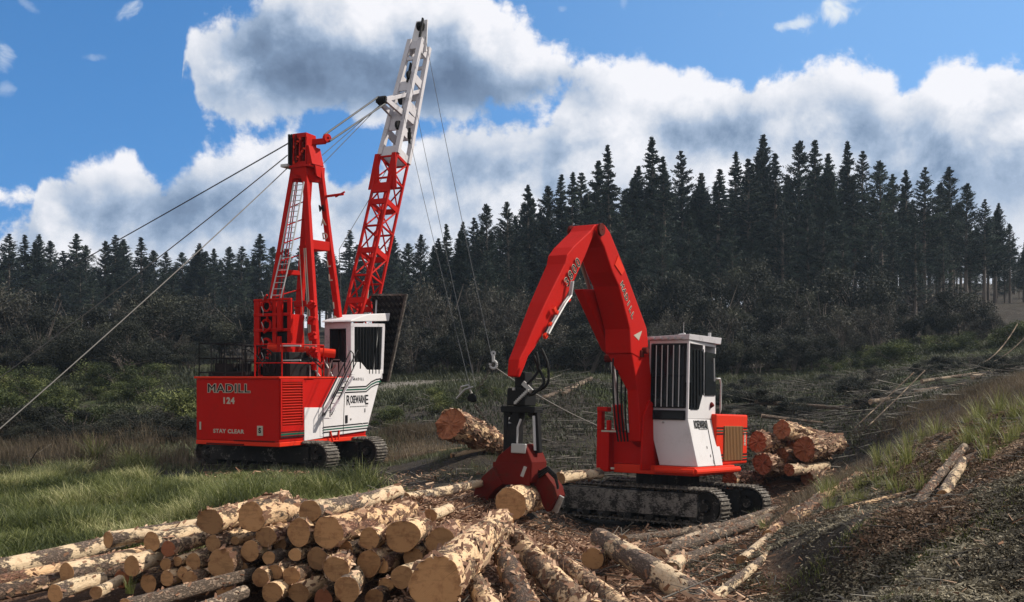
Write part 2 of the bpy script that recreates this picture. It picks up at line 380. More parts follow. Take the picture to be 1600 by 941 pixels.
def cutend(name, a, b, heart):
    def fn(T):
        oi = T.node('ShaderNodeObjectInfo'); c = coord(T)
        s = T.node('ShaderNodeSeparateXYZ'); T.l.new(c, s.inputs[0])
        r = T.m('SQRT', T.m('ADD', T.m('MULTIPLY', s.outputs[1], s.outputs[1]), T.m('MULTIPLY', s.outputs[2], s.outputs[2])))
        rn = T.m('ADD', r, T.m('MULTIPLY', T.noise(c, 4, 3), .03))
        ring = T.m('ADD', .5, T.m('MULTIPLY', T.m('SINE', T.m('MULTIPLY', rn, 420.0)), .5))
        ang = T.m('ARCTAN2', s.outputs[2], s.outputs[1])
        cr = T.noise(T.vm('ADD', T.vm('SCALE', (1,1,1), T.m('MULTIPLY', ang, 3.0)), T.vm('SCALE', (3,1,2), oi.outputs['Random'])), 3.0, 2)
        blot = T.noise(T.vm('ADD', c, T.vm('SCALE', (9,4,6), oi.outputs['Random'])), 7, 5, .65)
        col = T.mix(T.m('MULTIPLY', ring, .35), a, b)
        col = T.mix(T.m('MULTIPLY', T.step(blot, .48, .72), .7), col, heart)
        col = T.mix(T.m('MULTIPLY', T.step(cr, .66, .72), .5), col, tuple(x*.3 for x in heart))
        col = T.mix(T.m('MULTIPLY', T.step(T.noise(T.vm('ADD', T.vm('MULTIPLY', c, (1, .6, 2.5)), T.vm('SCALE', (2,7,3), oi.outputs['Random'])), 5, 5, .7), .5, .62), .35), col, tuple(x*.45 for x in b))
        tone = T.m('ADD', .58, T.m('MULTIPLY', oi.outputs['Random'], .66))
        T.l.new(T.mix(1.0, col, T.vm('SCALE', (1.0,1.0,1.0), tone), 'MULTIPLY'), T.b.inputs['Base Color'])
        T.b.inputs['Roughness'].default_value = .85
        bump(T, T.m('ADD', T.noise(T.vm('MULTIPLY', c, (1, .3, 3)), 40, 3), ring), .35, .006)
    return mat(name, fn)
M['cut'] = cutend('sawn_pine_end', (.50,.275,.120), (.36,.18,.072), (.22,.085,.032))
M['cut_red'] = cutend('resin_red_end', (.32,.115,.050), (.24,.078,.032), (.15,.042,.017))
M['cut_grey'] = cutend('weathered_end', (.42,.30,.20), (.32,.21,.13), (.22,.13,.08))

def leafmat(name, c0, c1, c2, trans=.25, rough=.7, per_obj=.6):
    m = bpy.data.materials.new(name); m.use_nodes = True; T = NT(m.node_tree); T.n.clear()
    out = T.node('ShaderNodeOutputMaterial'); at = T.node('ShaderNodeAttribute'); at.attribute_name = 'tint'
    oi = T.node('ShaderNodeObjectInfo')
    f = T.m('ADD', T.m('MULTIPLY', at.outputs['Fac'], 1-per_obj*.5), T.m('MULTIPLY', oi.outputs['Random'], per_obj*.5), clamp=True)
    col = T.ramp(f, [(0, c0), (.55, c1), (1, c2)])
    d = T.node('ShaderNodeBsdfPrincipled'); T.l.new(col, d.inputs['Base Color']); d.inputs['Roughness'].default_value = rough
    d.inputs['Specular IOR Level'].default_value = .3
    t = T.node('ShaderNodeBsdfTranslucent'); T.l.new(col, t.inputs[0])
    mx = T.node('ShaderNodeMixShader'); mx.inputs[0].default_value = trans
    T.l.new(d.outputs[0], mx.inputs[1]); T.l.new(t.outputs[0], mx.inputs[2]); T.l.new(mx.outputs[0], out.inputs[0])
    return m
M['needle'] = leafmat('pine_needles', (.008,.014,.014), (.024,.040,.034), (.095,.130,.090), .15)
M['needle_far'] = leafmat('pine_needles_bluish', (.010,.020,.021), (.020,.036,.032), (.045,.066,.048), .15)
M['bushleaf'] = leafmat('scrub_leaves', (.007,.009,.007), (.022,.026,.018), (.085,.088,.058), .15)
M['gorse'] = leafmat('gorse_leaves', (.012,.018,.007), (.050,.068,.020), (.20,.22,.075), .2)
M['greyleaf'] = leafmat('grey_scrub_leaves', (.020,.019,.016), (.050,.049,.038), (.12,.11,.085), .15)
M['grass'] = leafmat('grass_blades', (.040,.055,.014), (.19,.215,.062), (.60,.56,.30), .35, .5, 0)
M['tussock'] = leafmat('tussock_blades', (.05,.07,.014), (.15,.17,.045), (.40,.37,.17), .35, .5, .3)
M['dry'] = leafmat('dry_stalks', (.07,.055,.035), (.17,.13,.085), (.36,.29,.19), .3, .7, 0)
M['chip'] = leafmat('bark_chips', (.10,.045,.025), (.32,.18,.11), (.66,.46,.31), .05, .8, 0)
M['slash'] = leafmat('dead_branches', (.025,.021,.018), (.065,.057,.048), (.22,.20,.17), .0, .85, 0)
M['cover'] = leafmat('ground_cover_leaves', (.03,.035,.018), (.075,.085,.04), (.19,.20,.10), .25, .6, 0)
M['litter'] = leafmat('leaf_litter', (.040,.034,.024), (.170,.148,.105), (.50,.44,.31), .1, .8, 0)
def f_trunk(T):
    c = coord(T); n = T.noise(T.vm('MULTIPLY', c, (1,1,.2)), 6, 5, .7)
    T.l.new(T.ramp(n, [(.3,(.06,.048,.042)),(.7,(.20,.165,.14))]), T.b.inputs['Base Color']); T.b.inputs['Roughness'].default_value = .9
M['litter_brown'] = leafmat('brown_litter', (.060,.040,.026), (.20,.130,.085), (.46,.33,.22), .1, .8, 0)
M['trunk'] = mat('tree_bark', f_trunk)
def f_ground(T):
    c = coord(T, 'Object')
    def at(n):
        a = T.node('ShaderNodeAttribute'); a.attribute_name = n; return a.outputs['Fac']
    n1 = T.noise(c, .9, 8, .68, .4); n2 = T.noise(c, 5.5, 8, .72, .3); n3 = T.noise(c, 26, 6, .75); n4 = T.noise(c, .16, 5, .6)
    soil = T.ramp(n2, [(.3,(.016,.013,.010)),(.5,(.048,.039,.031)),(.68,(.12,.095,.072))])
    brown = T.ramp(n3, [(.32,(.05,.028,.017)),(.52,(.17,.095,.058)),(.7,(.42,.28,.19))])
    green = T.ramp(n3, [(.3,(.02,.028,.010)),(.55,(.065,.085,.025)),(.75,(.14,.16,.06))])
    grey = T.mix(at('bank'), T.ramp(n3, [(.35,(.016,.015,.013)),(.55,(.042,.040,.034)),(.74,(.11,.10,.085))]), T.ramp(n3, [(.33,(.045,.040,.032)),(.5,(.13,.115,.092)),(.70,(.30,.26,.20))]))
    col = T.mix(T.m('MULTIPLY', T.step(n1, .35, .65), .55), soil, grey)
    fg = T.step(T.m('ADD', at('green'), T.m('MULTIPLY', T.m('SUBTRACT', n1, .5), 1.4)), .35, .75)
    col = T.mix(fg, col, green)
    fb = T.step(T.m('ADD', at('brown'), T.m('MULTIPLY', T.m('SUBTRACT', n1, .5), 1.6)), .35, .8)
    col = T.mix(fb, col, brown)
    fs = T.step(T.m('ADD', at('rust'), T.m('MULTIPLY', T.m('SUBTRACT', n4, .5), 1.2)), .4, .8)
    col = T.mix(T.m('MULTIPLY', fs, .75), col, T.ramp(n3, [(.3,(.04,.026,.017)),(.6,(.12,.080,.052)),(.78,(.24,.165,.11))]))
    T.l.new(col, T.b.inputs['Base Color']); T.b.inputs['Roughness'].default_value = .95; T.b.inputs['Specular IOR Level'].default_value = .2
    bump(T, T.m('ADD', T.m('ADD', n2, T.m('MULTIPLY', n3, .6)), T.m('MULTIPLY', n1, 1.2)), 1.0, .12)
M['ground'] = mat('ground_soil', f_ground)
def f_road(T):
    c = coord(T, 'Object'); n = T.noise(c, 1.5, 7, .7)
    T.l.new(T.ramp(n, [(.3,(.10,.09,.075)),(.7,(.19,.17,.145))]), T.b.inputs['Base Color']); T.b.inputs['Roughness'].default_value = .95
M['road'] = mat('gravel', f_road)

# ------------------------------------------------------------------ the logs of the pile: where each lies (needed before the ground)
LOGS = []
def lg(label, px, py, Y, d, far=None, length=5.0, k='bark', cut='cut', taper=.88, ground=False, group=None, cat='log', oval=1.0, farabs=None, name='log', nearcut=True, rag=0.0):
    a = P(px, py, Y); dia = d*Y/FOC
    if farabs is not None: b = P(*farabs)
    elif far is not None:                        # run level from a through the sight line of far
        Yf = (CAMZ-a.z)*FOC/(far[1]-HY); b0 = P(far[0], far[1], Yf); dr = (b0-a); dr.z = 0
        b = a+dr.normalized()*max(length, dr.length+.1)
    else:
        j = random.uniform(-.05, .05); b = a+Vector((sin(.27+j), cos(.27+j), random.uniform(-.02, .02)))*length
    LOGS.append(dict(label=label, a=a, b=b, r=dia/2, k=k, cut=cut, taper=taper, ground=ground, group=group, cat=cat, oval=oval, name=name, rag=rag))
G1 = 'logs in the foreground pile'
G2 = 'loose logs fanned out before the loader'
G3 = 'thin logs lying on the right bank'
G4 = 'logs stacked behind the loader'
pile = [
 ('large sawn log end at upper left of the pile, beside the green grass', 328,815,16.6,41,None,'bark'),
 ('tall oval log end with a pale stripped collar and black bark behind it', 393,808,16.4,47,(470,790),'bark_dark'),
 ('topmost pale peeled log of the pile, long and sunlit with a dark far end', 484,799,16.5,36,(622,765),'peeled'),
 ('reddish log end just under the black-barked oval log', 415,839,16.3,33,None,'bark_red'),
 ('round log end directly left of the widest sunlit log end', 467,832,16.3,38,None,'bark'),
 ('wide log end under the topmost peeled log, its flaky bark sunlit', 513,832,16.2,47,(637,793),'bark_red'),
 ('small round log end between the two widest ends of the upper rows', 577,842,16.0,31,(600,828),'bark'),
 ('widest lumpy log end right of centre, cracked across its lower edge', 629,838,16.0,52,(652,822),'bark'),
 ('small log end hanging below the large upper left log', 333,850,16.5,24,None,'bark'),
 ('tiny pole end in the dark hollow left of the reddish log', 367,845,16.8,13,None,'bark_dark'),
 ('narrow upright log end at the left of the big brown one', 302,878,16.1,25,None,'bark'),
 ('big brown log end low in the middle left of the pile', 345,881,15.8,43,None,'bark'),
 ('oval log end tilted left, above the row of three small ends', 391,861,16.2,30,None,'bark'),
 ('small pale log end with bark curling over its right side', 420,872,16.1,21,None,'peeled'),
 ('small log end right of the little pale one, in the dark middle', 461,867,16.2,20,None,'bark'),
 ('dull brown log end half hidden beneath the wide sunlit log', 496,873,16.2,35,None,'bark_dark'),
 ('log jutting forward from the pile with sunlit ragged bark round its end', 525,889,14.6,39,(541,868),'bark_red'),
 ('round log end below the small end between the two widest', 576,881,15.8,37,None,'bark'),
 ('reddish small log end pressed against its round neighbour', 596,884,15.9,22,None,'bark_red'),
 ('log end with a torn bright fringe, left of the biggest near log', 628,902,14.6,34,(660,884),'peeled'),
 ('left one of the row of three small log ends low in the pile', 407,903,15.4,27,None,'bark'),
 ('smallest, middle one of the row of three small log ends', 431,894,15.6,23,None,'bark'),
 ('right one of the row of three small log ends low in the pile', 455,900,15.4,27,None,'bark'),
 ('squarish log end at the bottom edge below the row of three', 425,926,15.0,33,None,'bark'),
 ('flat-topped log end at the bottom edge with a white bark rim', 467,927,15.0,33,None,'bark'),
 ('sunlit broken log end with pale splintered wood at the bottom edge', 542,922,13.6,37,(556,905),'peeled'),
 ('log end at the left foot of the big brown one', 297,906,15.6,26,None,'bark'),
 ('dark red log end in deep shade left of the biggest near log', 603,914,15.2,23,None,'bark_red'),
 ('little pole end in shade right of the jutting ragged log', 562,908,15.6,13,None,'bark_dark'),
 ('dark log end at far right of the upper row, beside the biggest near log', 688,848,16.0,43,(705,832),'bark_red'),
 ('yellow sawn log end standing highest on the left, next to the tall grass', 169,843,17.2,24,(310,824),'peeled'),
 ('narrow log end one step right of the highest left log', 237,847,16.9,29,(312,832),'peeled'),
 ('round log end above a pair of tiny ends on the left of the pile', 263,858,16.6,23,None,'bark'),
 ('peeled log pointing out on the left with a dark sawn end', 104,895,16.2,26,(202,869),'peeled'),
 ('oval log end in front of the peeled logs, tuft of grass beneath it', 206,885,16.1,27,(245,873),'peeled'),
 ('left of the pair of tiny log ends in the left part of the pile', 259,882,16.2,19,None,'bark'),
 ('right of the pair of tiny log ends, higher than its mate', 277,877,16.3,15,None,'bark'),
 ('round log end below the pair of tiny ends', 261,904,15.9,22,None,'bark'),
 ('log end between the round low one and the big brown one', 286,896,15.9,18,None,'bark'),
 ('short mossy yellow log at the lower left corner of the pile', 86,928,15.6,25,(138,913),'peeled'),
 ('small log at the bottom left with a bright pointed strip of wood', 150,926,15.5,19,(186,906),'peeled'),
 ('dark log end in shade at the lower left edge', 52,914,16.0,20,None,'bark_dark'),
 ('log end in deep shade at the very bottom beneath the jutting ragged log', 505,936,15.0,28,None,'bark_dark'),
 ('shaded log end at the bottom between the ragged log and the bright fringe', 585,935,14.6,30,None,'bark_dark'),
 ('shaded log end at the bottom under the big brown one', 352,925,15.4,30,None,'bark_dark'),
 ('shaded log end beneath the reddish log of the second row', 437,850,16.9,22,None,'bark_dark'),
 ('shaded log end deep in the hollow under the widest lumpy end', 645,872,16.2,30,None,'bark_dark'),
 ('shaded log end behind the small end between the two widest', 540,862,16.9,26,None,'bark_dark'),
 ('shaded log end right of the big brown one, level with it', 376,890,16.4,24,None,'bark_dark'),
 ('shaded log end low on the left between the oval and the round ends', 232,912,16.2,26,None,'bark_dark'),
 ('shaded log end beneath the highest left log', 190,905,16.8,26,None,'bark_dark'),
]
for (lb, px, py, Y, d, far, k) in pile:
    Y = 16.35-(16.35-Y)*.42 if px > 220 else Y
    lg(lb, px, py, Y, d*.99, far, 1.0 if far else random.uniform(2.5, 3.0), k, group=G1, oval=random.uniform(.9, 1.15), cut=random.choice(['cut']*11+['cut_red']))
lg('thick pale log running in from the left edge in front of the grass', -40,897,16.4,32,(165,849),4.6,'peeled', group=G1)
lg('thinner log with red bark strips under the thick pale left log', -30,914,16.0,20,(95,889),3.6,'bark_red', group=G1)
lg('dark log at the left bottom corner running out of view', -40,935,15.2,26,(60,916),3.6,'bark_dark', group=G1)
lg('grey-barked log slanting low across the left front of the pile', 195,950,13.8,26,None,0,'bark_old', group=G1, farabs=(395,897,16.4))
lg('second grey-barked log lying at the bottom edge below the big brown end', 285,962,13.2,26,None,0,'bark_old', group=G1, farabs=(385,925,14.6))
# loose big logs
lg('biggest near log with a wide sawn face and grey flaky bark', 681,913,12.3,80,farabs=(779,822,17.3),k='bark', taper=.82, group=G2)
lg('short barked log squeezed along the right flank of the biggest near log', 770,962,12.0,36,farabs=(730,868,15.4),k='bark', group=G2)
lg('shaggy log with bark hanging off, second right of the biggest near log', 828,962,12.3,44,farabs=(772,850,16.5),k='bark_dark', group=G2, taper=.8)
lg('long flaking log reaching the bottom edge under the grapple', 928,965,12.5,50,farabs=(797,838,18.2),k='bark', group=G2, taper=.85)
lg('slim log parallel to and right of the long flaking log', 990,965,12.6,32,farabs=(853,858,17.4),k='bark', group=G2, taper=.8)
lg('thick patchy log in front of the loader tracks, running to the bottom right', 1135,965,12.8,52,farabs=(938,840,17.6),k='peeled', group=G2, taper=.9)
lg('dark log end under the upper end of the thick patchy log', 926,873,16.6,32,farabs=(985,862,19.5),k='bark_dark', group=G2)
lg('broken pale chunk of log beside the thick patchy log', 1048,892,15.6,27,farabs=(1066,872,16.7),k='peeled', cut='cut_grey', group=G2, rag=.3)
lg('mossy bent log just in front of the loader tracks', 975,845,22.0,17,farabs=(1125,822,24.0),k='bark_old', ground=True, group=G2)
lg('upper thin pole of the bundle between loader and bank', 1046,850,21.2,12,farabs=(1212,797,26.0),k='bark_old', cut='cut_grey', ground=True, group=G3)
lg('middle grey log of the bundle between loader and bank', 1030,866,19.6,22,farabs=(1204,807,24.6),k='bark_old', cut='cut_grey', ground=True, group=G3)
lg('lower grey log of the bundle, its near half in shadow', 1058,880,18.2,21,farabs=(1198,832,22.2),k='bark_old', cut='cut_grey', ground=True, group=G3)
lg('long straight smooth pole on the bank reaching the bottom edge', 1112,938,12.2,17,farabs=(1266,817,17.4),k='peeled', cut='cut_grey', ground=True, taper=1.0, group=G3)
lg('pale log with a clean sawn face above the long straight pole', 1160,878,14.8,20,farabs=(1286,772,20.5),k='peeled', ground=True, taper=.8, group=G3)
lg('short stub with torn bark halfway along the bank', 1200,838,16.4,18,farabs=(1250,795,18.6),k='bark_red', ground=True, group=G3)
lg('ragged dark trunk lying along the crest of the bank', 1236,812,17.2,22,farabs=(1345,744,20.8),k='bark_dark', ground=True, cut='cut_grey', group=G3, rag=.25)
lg('dead branch log half sunk in the bank below the tussocks', 1330,795,15.2,12,farabs=(1430,768,15.8),k='bark_dark', ground=True, cut='cut_grey', group=G3)
lg('sawn log of the right pair, its round end facing the camera', 1473,777,13.6,20,farabs=(1500,722,15.6),k='peeled', ground=True, cut='cut', group=G3)
lg('weathered forked log leaning beside the sawn one on the right bank', 1431,790,13.8,17,farabs=(1508,700,16.0),k='bark_old', ground=True, cut='cut_grey', group=G3, rag=.2)
lg('dark barked log disappearing off the right edge on the bank', 1502,728,15.6,24,farabs=(1640,672,17.0),k='bark_dark', ground=True, cut='cut_grey', group=G3)
lg('short bit of log behind the right pair, partly buried', 1395,792,14.3,12,farabs=(1460,776,14.7),k='bark_dark', ground=True, cut='cut_grey', group=G3)
# around the grapple
lg('log clamped in the jaws of the red grapple, sawn face glowing orange', 798,788,25.4,47,farabs=(850,770,28.6),k='bark', taper=.95, group=None)
lg('long peeled log on the chip heap left of the grapple', 632,780,22.5,19,farabs=(765,752,27.5),k='peeled', taper=.7, ground=True, group=None)
lg('short peeled block lying on the chips right of the topmost log', 672,806,19.5,20,farabs=(704,794,20.8),k='peeled', ground=True, group=None)
lg('stubby bright log lying behind the grapple beside the tracks', 874,748,30.0,19,farabs=(936,737,32.0),k='peeled', taper=.9, ground=False, group=None)
lg('huge ragged butt log hauled up by the choker chain', 703,663,33.0,47,farabs=(815,712,37.5),k='bark', cut='cut_red', taper=.55, group=None, rag=.16)
lg('dark log lying in the mud beneath the hauled butt log', 600,722,38.0,13,farabs=(760,700,38.0),k='bark_dark', ground=True, cut='cut_grey', group=None)
lg('thin pale stick log lying crosswise under the hauled butt log', 705,712,34.0,7,farabs=(758,702,34.5),k='peeled', ground=True, group=None)
# stack behind the loader
for lb, px, py, Y, d, far, k in [
 ('highest log of the stack behind the loader, shaggy sunlit bark', 1222,672,37.0,30,(1300,690,38.6),'bark'),
 ('left log of the second row behind the loader engine', 1184,691,36.6,31,(1262,698,39.0),'bark_red'),
 ('big lower left log of the stack behind the loader', 1192,725,36.2,32,(1270,726,38.8),'bark_red'),
 ('small clean sawn end at the front of the stack', 1233,734,35.6,18,(1295,728,37.6),'peeled'),
 ('broad log on the right of the stack with hanging bark', 1257,702,36.4,36,(1308,698,38.2),'bark'),
 ('log at the foot of the stack directly behind the tracks', 1140,750,36.0,26,(1215,748,38.0),'bark_dark'),
 ('log filling the middle gap of the stack', 1222,712,36.8,24,(1290,714,38.8),'bark_dark'),
 ('pale broken log peeking out in the middle of the stack', 1236,696,37.2,16,(1290,704,38.8),'peeled'),
 ('low log at the right foot of the stack by the tussocks', 1262,748,36.4,22,(1320,738,38.0),'bark_dark')]:
    lg(lb, px, py, Y, d, farabs=far, k=k, cut='cut_red', group=G4, rag=.05, taper=.8)
# slash trunks on the far slope
for lb, px, py, Y, d, far in [
 ('dark fallen trunk high on the slope near the right edge', 1432,613,44,9,(1512,600,45)),
 ('long grey fallen trunk above the dark one near the right edge', 1440,596,50,7,(1600,577,52)),
 ('fallen trunk crossing the slope below the leaning poles', 1360,628,42,8,(1470,612,44)),
 ('fallen trunk lying at the right edge under the cables', 1520,590,46,8,(1610,572,48)),
 ('cluster log lying in the slash behind the hoses of the loader', 850,622,52,8,(925,592,58)),
 ('second slash log beside the first behind the grapple hoses', 880,616,53,7,(915,598,57)),
 ('pale slash trunk on the slope right of the loader cab', 1190,650,44,6,(1290,662,44)),
 ('bent dead trunk on the slope straight above the log stack', 1180,628,50,7,(1330,640,48))]:
    lg(lb, px, py, Y, d, farabs=far, k='bark_old', cut='cut_grey', ground=True, group='fallen trunks in the slash')

# ------------------------------------------------------------------ ground
def pl(x, y): return (atan2(x, y), ln(max(1.0, sqrt(x*x+y*y))))
ctl = []
def cw(x, y, z): ctl.append((x, y, z))
def cp(px, py, Y): v = P(px, py, Y); ctl.append(tuple(v))
for a in [(1600,941,9.5),(1350,941,10),(1135,945,11.3),(1330,850,12.5),(1290,768,20.5),(1400,795,14),(1500,740,15.4),(1600,700,14.5),(1600,640,18),(1450,690,20),(1600,780,11.5),
          (1380,715,22),(1550,655,19),(2000,700,12),(2300,600,20),
          (0,872,20.5),(0,825,26),(0,765,33),(300,763,30),(200,705,42),(0,705,45),(-400,720,40),(-500,830,25),(450,742,31),
          (700,790,25),(700,735,33),(640,724,36),(600,760,29),(1100,852,23),(1250,785,26),(1200,760,37),(1300,738,38),
          (1000,690,45),(850,700,42),(1200,680,46),(1000,640,58),(1300,645,50),(1500,625,46),(1450,575,68),(1600,565,60),(1450,640,38),(1560,618,32),
          (1000,600,72),(700,618,64),(640,601,72),(800,592,78),(960,583,84),(1120,575,88),(1300,568,88),(1480,548,86),(1600,540,84),(300,640,62),(100,650,58),(0,600,80),(400,575,88),(-300,600,75),(200,590,80),
          (0,540,130),(300,540,130),(560,548,122),(800,548,118),(1000,535,115),(1200,522,115),(1400,498,118),(1440,462,140),(1600,478,122),(1300,500,140),(1750,465,130),(1600,470,150),
          (800,535,160),(0,522,190),(300,522,190),(1100,505,160),(-400,520,180),(2200,420,140),(1250,462,190),(1400,448,190),(1520,445,190),(1650,440,190),(1050,490,190),(850,505,190),(600,508,195),(300,508,215),(0,508,215),(1440,458,150),(1400,462,142),(1480,466,142)]: cp(*a)
for a in [(0,10,1.0),(0,14,1.0),(-4,10,.5),(-3,16.5,.5),(-8,18,.5),(3.5,12,1.0),(3.5,17.5,.75),(-1,20,.85),(1,21.5,.55),(-8,12,.35),(2.4,15.0,1.0),
          (-7.3,36.5,1.0),(-10.5,36,1.0),(-4.5,34.4,1.0),(-7,40.5,1.0),(-5.4,32.5,1.0),(-9.5,33,1.0),(-3.9,37,1.0),
          (4.7,33.3,-.35),(2,34,-.35),(7,31.2,-.35),(1.4,31,-.3),(4,30,-.38),(6.2,36,-.2),(6.4,28.8,-.3),(.2,26.3,.25),(1.6,24,.3),(-.9,27,.75),
          (0,-8,2),(-25,0,.8),(20,0,3.8),(0,-100,2),(-100,-50,1),(100,-50,5),(0,3,1.6),(-150,60,3),(150,60,9)]: cw(*a)
for Y, z in ((260,9),(420,9),(900,9),(3500,9)):
    for u in (-1.2,-.5,0,.5,1.2): cw(u*Y, Y, z+(2 if u > 0 and Y < 400 else 0))
for a in ((-3000,-1000,5),(3000,-1000,5),(0,-3500,5)): cw(*a)
for L in LOGS:
    if L['ground']:
        for q, rr in ((L['a'], L['r']), (L['b'], L['r']*L['taper'])): cw(q.x, q.y, q.z-rr*.75)
CT = np.array(ctl)
KX, KR = 3.0, 1.6
def tocoord(x, y):
    return np.arctan2(x, y)*KX, np.log(np.maximum(1.0, np.sqrt(x*x+y*y)))*KR
qa, qr = tocoord(CT[:,0], CT[:,1])
def kern(d2): return -np.sqrt(d2+.012)
KM = kern((qa[:,None]-qa[None])**2+(qr[:,None]-qr[None])**2)
n_ = len(CT)
AA = np.zeros((n_+1, n_+1)); AA[:n_,:n_] = KM + np.eye(n_)*.012; AA[:n_, n_] = 1; AA[n_, :n_] = 1
WW = np.linalg.solve(AA, np.append(CT[:,2], 0))
def rough_amp(x, y):
    r = np.sqrt(x*x+y*y); d1 = np.hypot(x+7.3, y-36.5); d2 = np.hypot(x-4.7, y-33.3)
    flat = np.clip((np.minimum(d1, d2)-3.5)/3.0, .12, 1)
    return flat*np.clip(r/30, .35, 3.0)
def terrain(x, y):
    x = np.asarray(x, float); y = np.asarray(y, float); sh = x.shape; x = x.ravel(); y = y.ravel()
    out = np.empty_like(x)
    for i in range(0, len(x), 20000):
        a, r = tocoord(x[i:i+20000], y[i:i+20000])
        out[i:i+20000] = kern((a[:,None]-qa[None])**2+(r[:,None]-qr[None])**2) @ WW[:n_] + WW[n_]
    am = rough_amp(x, y)
    out += am*(.07*fbm(x*.9, y*.9, 3, 3) + .10*fbm(x*.22+7, y*.22, 3, 9))
    return out.reshape(sh)
def gz(x, y): return float(terrain(np.array([x]), np.array([y]))[0])
def ground_y(px, py, y0, y1):
    """distance at which the sight line through px,py meets the ground"""
    Y = np.linspace(y0, y1, 400); z = CAMZ-(py-HY)/FOC*Y; t = terrain((px-CX)/FOC*Y, Y)
    i = np.where(t >= z)[0]
    return float(Y[i[0]]) if len(i) else y1

th = np.concatenate([np.radians(np.linspace(-180, -36, 40, endpoint=False)), np.radians(np.linspace(-36, 36, 520, endpoint=False)), np.radians(np.linspace(36, 180, 41))])
rr = np.concatenate([[.5, 2, 4, 6], np.geomspace(7.5, 130, 430), np.geomspace(134, 4500, 50)])
TH, RR = np.meshgrid(th, rr)
def sm0(a, b, t): t = np.clip((t-a)/(b-a), 0, 1); return t*t*(3-2*t)
X = RR*np.sin(TH); Yg = RR*np.cos(TH); Z = terrain(X, Yg)
# fine clods near the camera
near = np.clip((60-RR)/40, 0, 1)*rough_amp(X, Yg)
bk_ = sm0(3.2, 5.0, X)*(1-sm0(19, 23, RR))
Z = Z+bk_*.07*fbm((X*.35+Yg*.9)*2.2, (X*.9-Yg*.35)*.5, 3, 31)+near*(.035*fbm(X*4.5, Yg*4.5, 3, 21))
V = np.stack([X, Yg, Z], -1).reshape(-1, 3); nr, nt_ = X.shape
ii = (np.arange(nr-1)[:,None]*nt_+np.arange(nt_-1)[None]).ravel()
F = np.stack([ii, ii+nt_, ii+nt_+1, ii+1], -1)[:, ::-1]
PXg = CX+FOC*X/np.maximum(Yg, 1); 
def sm(a, b, t): t = np.clip((t-a)/(b-a), 0, 1); return t*t*(3-2*t)
R_ = RR
greenA = sm(19.5, 21, R_)*(1-sm(33, 37, R_))*(1-sm(-6.5, -3.0, X))*.9 \
       + sm(50, 58, R_)*(1-sm(95, 110, R_))*.45 + sm(.0, .12, TH)*sm(38, 44, R_)*(1-sm(60, 66, R_))*.22 + .12
brownA = (1-sm(3.0, 5.5, np.hypot(X+.6, (Yg-21)*.75)))*1.0 + (1-sm(19, 21, R_))*(1-sm(2.5, 4.5, X))*.8 + (1-sm(2, 5, np.hypot(X-9.0, Yg-36)))*.5
bankA = sm(3.2, 5.0, X)*(1-sm(19, 23, R_))
rustA = sm(4.0, 6.5, X)*(1-sm(17, 21, R_))*.72*sm(13, 15.0, R_)+sm(4.0, 6.5, X)*(1-sm(17,21,R_))*.32
gr = mesh_np('ground', V, F, M['ground'], attrs=dict(green=np.clip(greenA,0,1).ravel(), brown=np.clip(brownA,0,1).ravel(), rust=np.clip(rustA,0,1).ravel(), bank=np.clip(bankA,0,1).ravel()), smooth=True)
tag(gr, kind='structure')
# gravel road crossing behind the machines
rp = [P(*a) for a in ((380,618,64),(560,606,69),(640,601,72),(800,592,78),(960,583,84),(1120,575,88),(1300,568,88),(1420,560,87))]
pts = []
for a, b in zip(rp[:-1], rp[1:]):
    for t in np.linspace(0, 1, 14, endpoint=False): pts.append(a.lerp(b, t))
RV = []; RF = []
for i, p in enumerate(pts):
    t = (pts[min(i+1, len(pts)-1)]-pts[max(i-1, 0)]); t.z = 0; t.normalize(); s = Vector((t.y, -t.x, 0)); w = 1.9+.35*sin(i*1.3)
    for j in range(5):
        q = p+s*w*(j/2-1); RV.append((q.x, q.y, 0))
RV = np.array(RV); RV[:,2] = terrain(RV[:,0], RV[:,1])+.10
RV = RV.reshape(-1, 5, 3); RV[:, :, 2] = np.maximum(RV[:, :, 2], RV[:, :, 2].mean(1, keepdims=True)); RV[:, 0, 2] -= .25; RV[:, 4, 2] -= .25
RV = RV.reshape(-1, 3)
RF = np.array([(i*5+j, i*5+j+1, (i+1)*5+j+1, (i+1)*5+j) for i in range(len(pts)-1) for j in range(4)])
tag(mesh_np('road', RV, RF, M['road'], smooth=True), kind='structure')

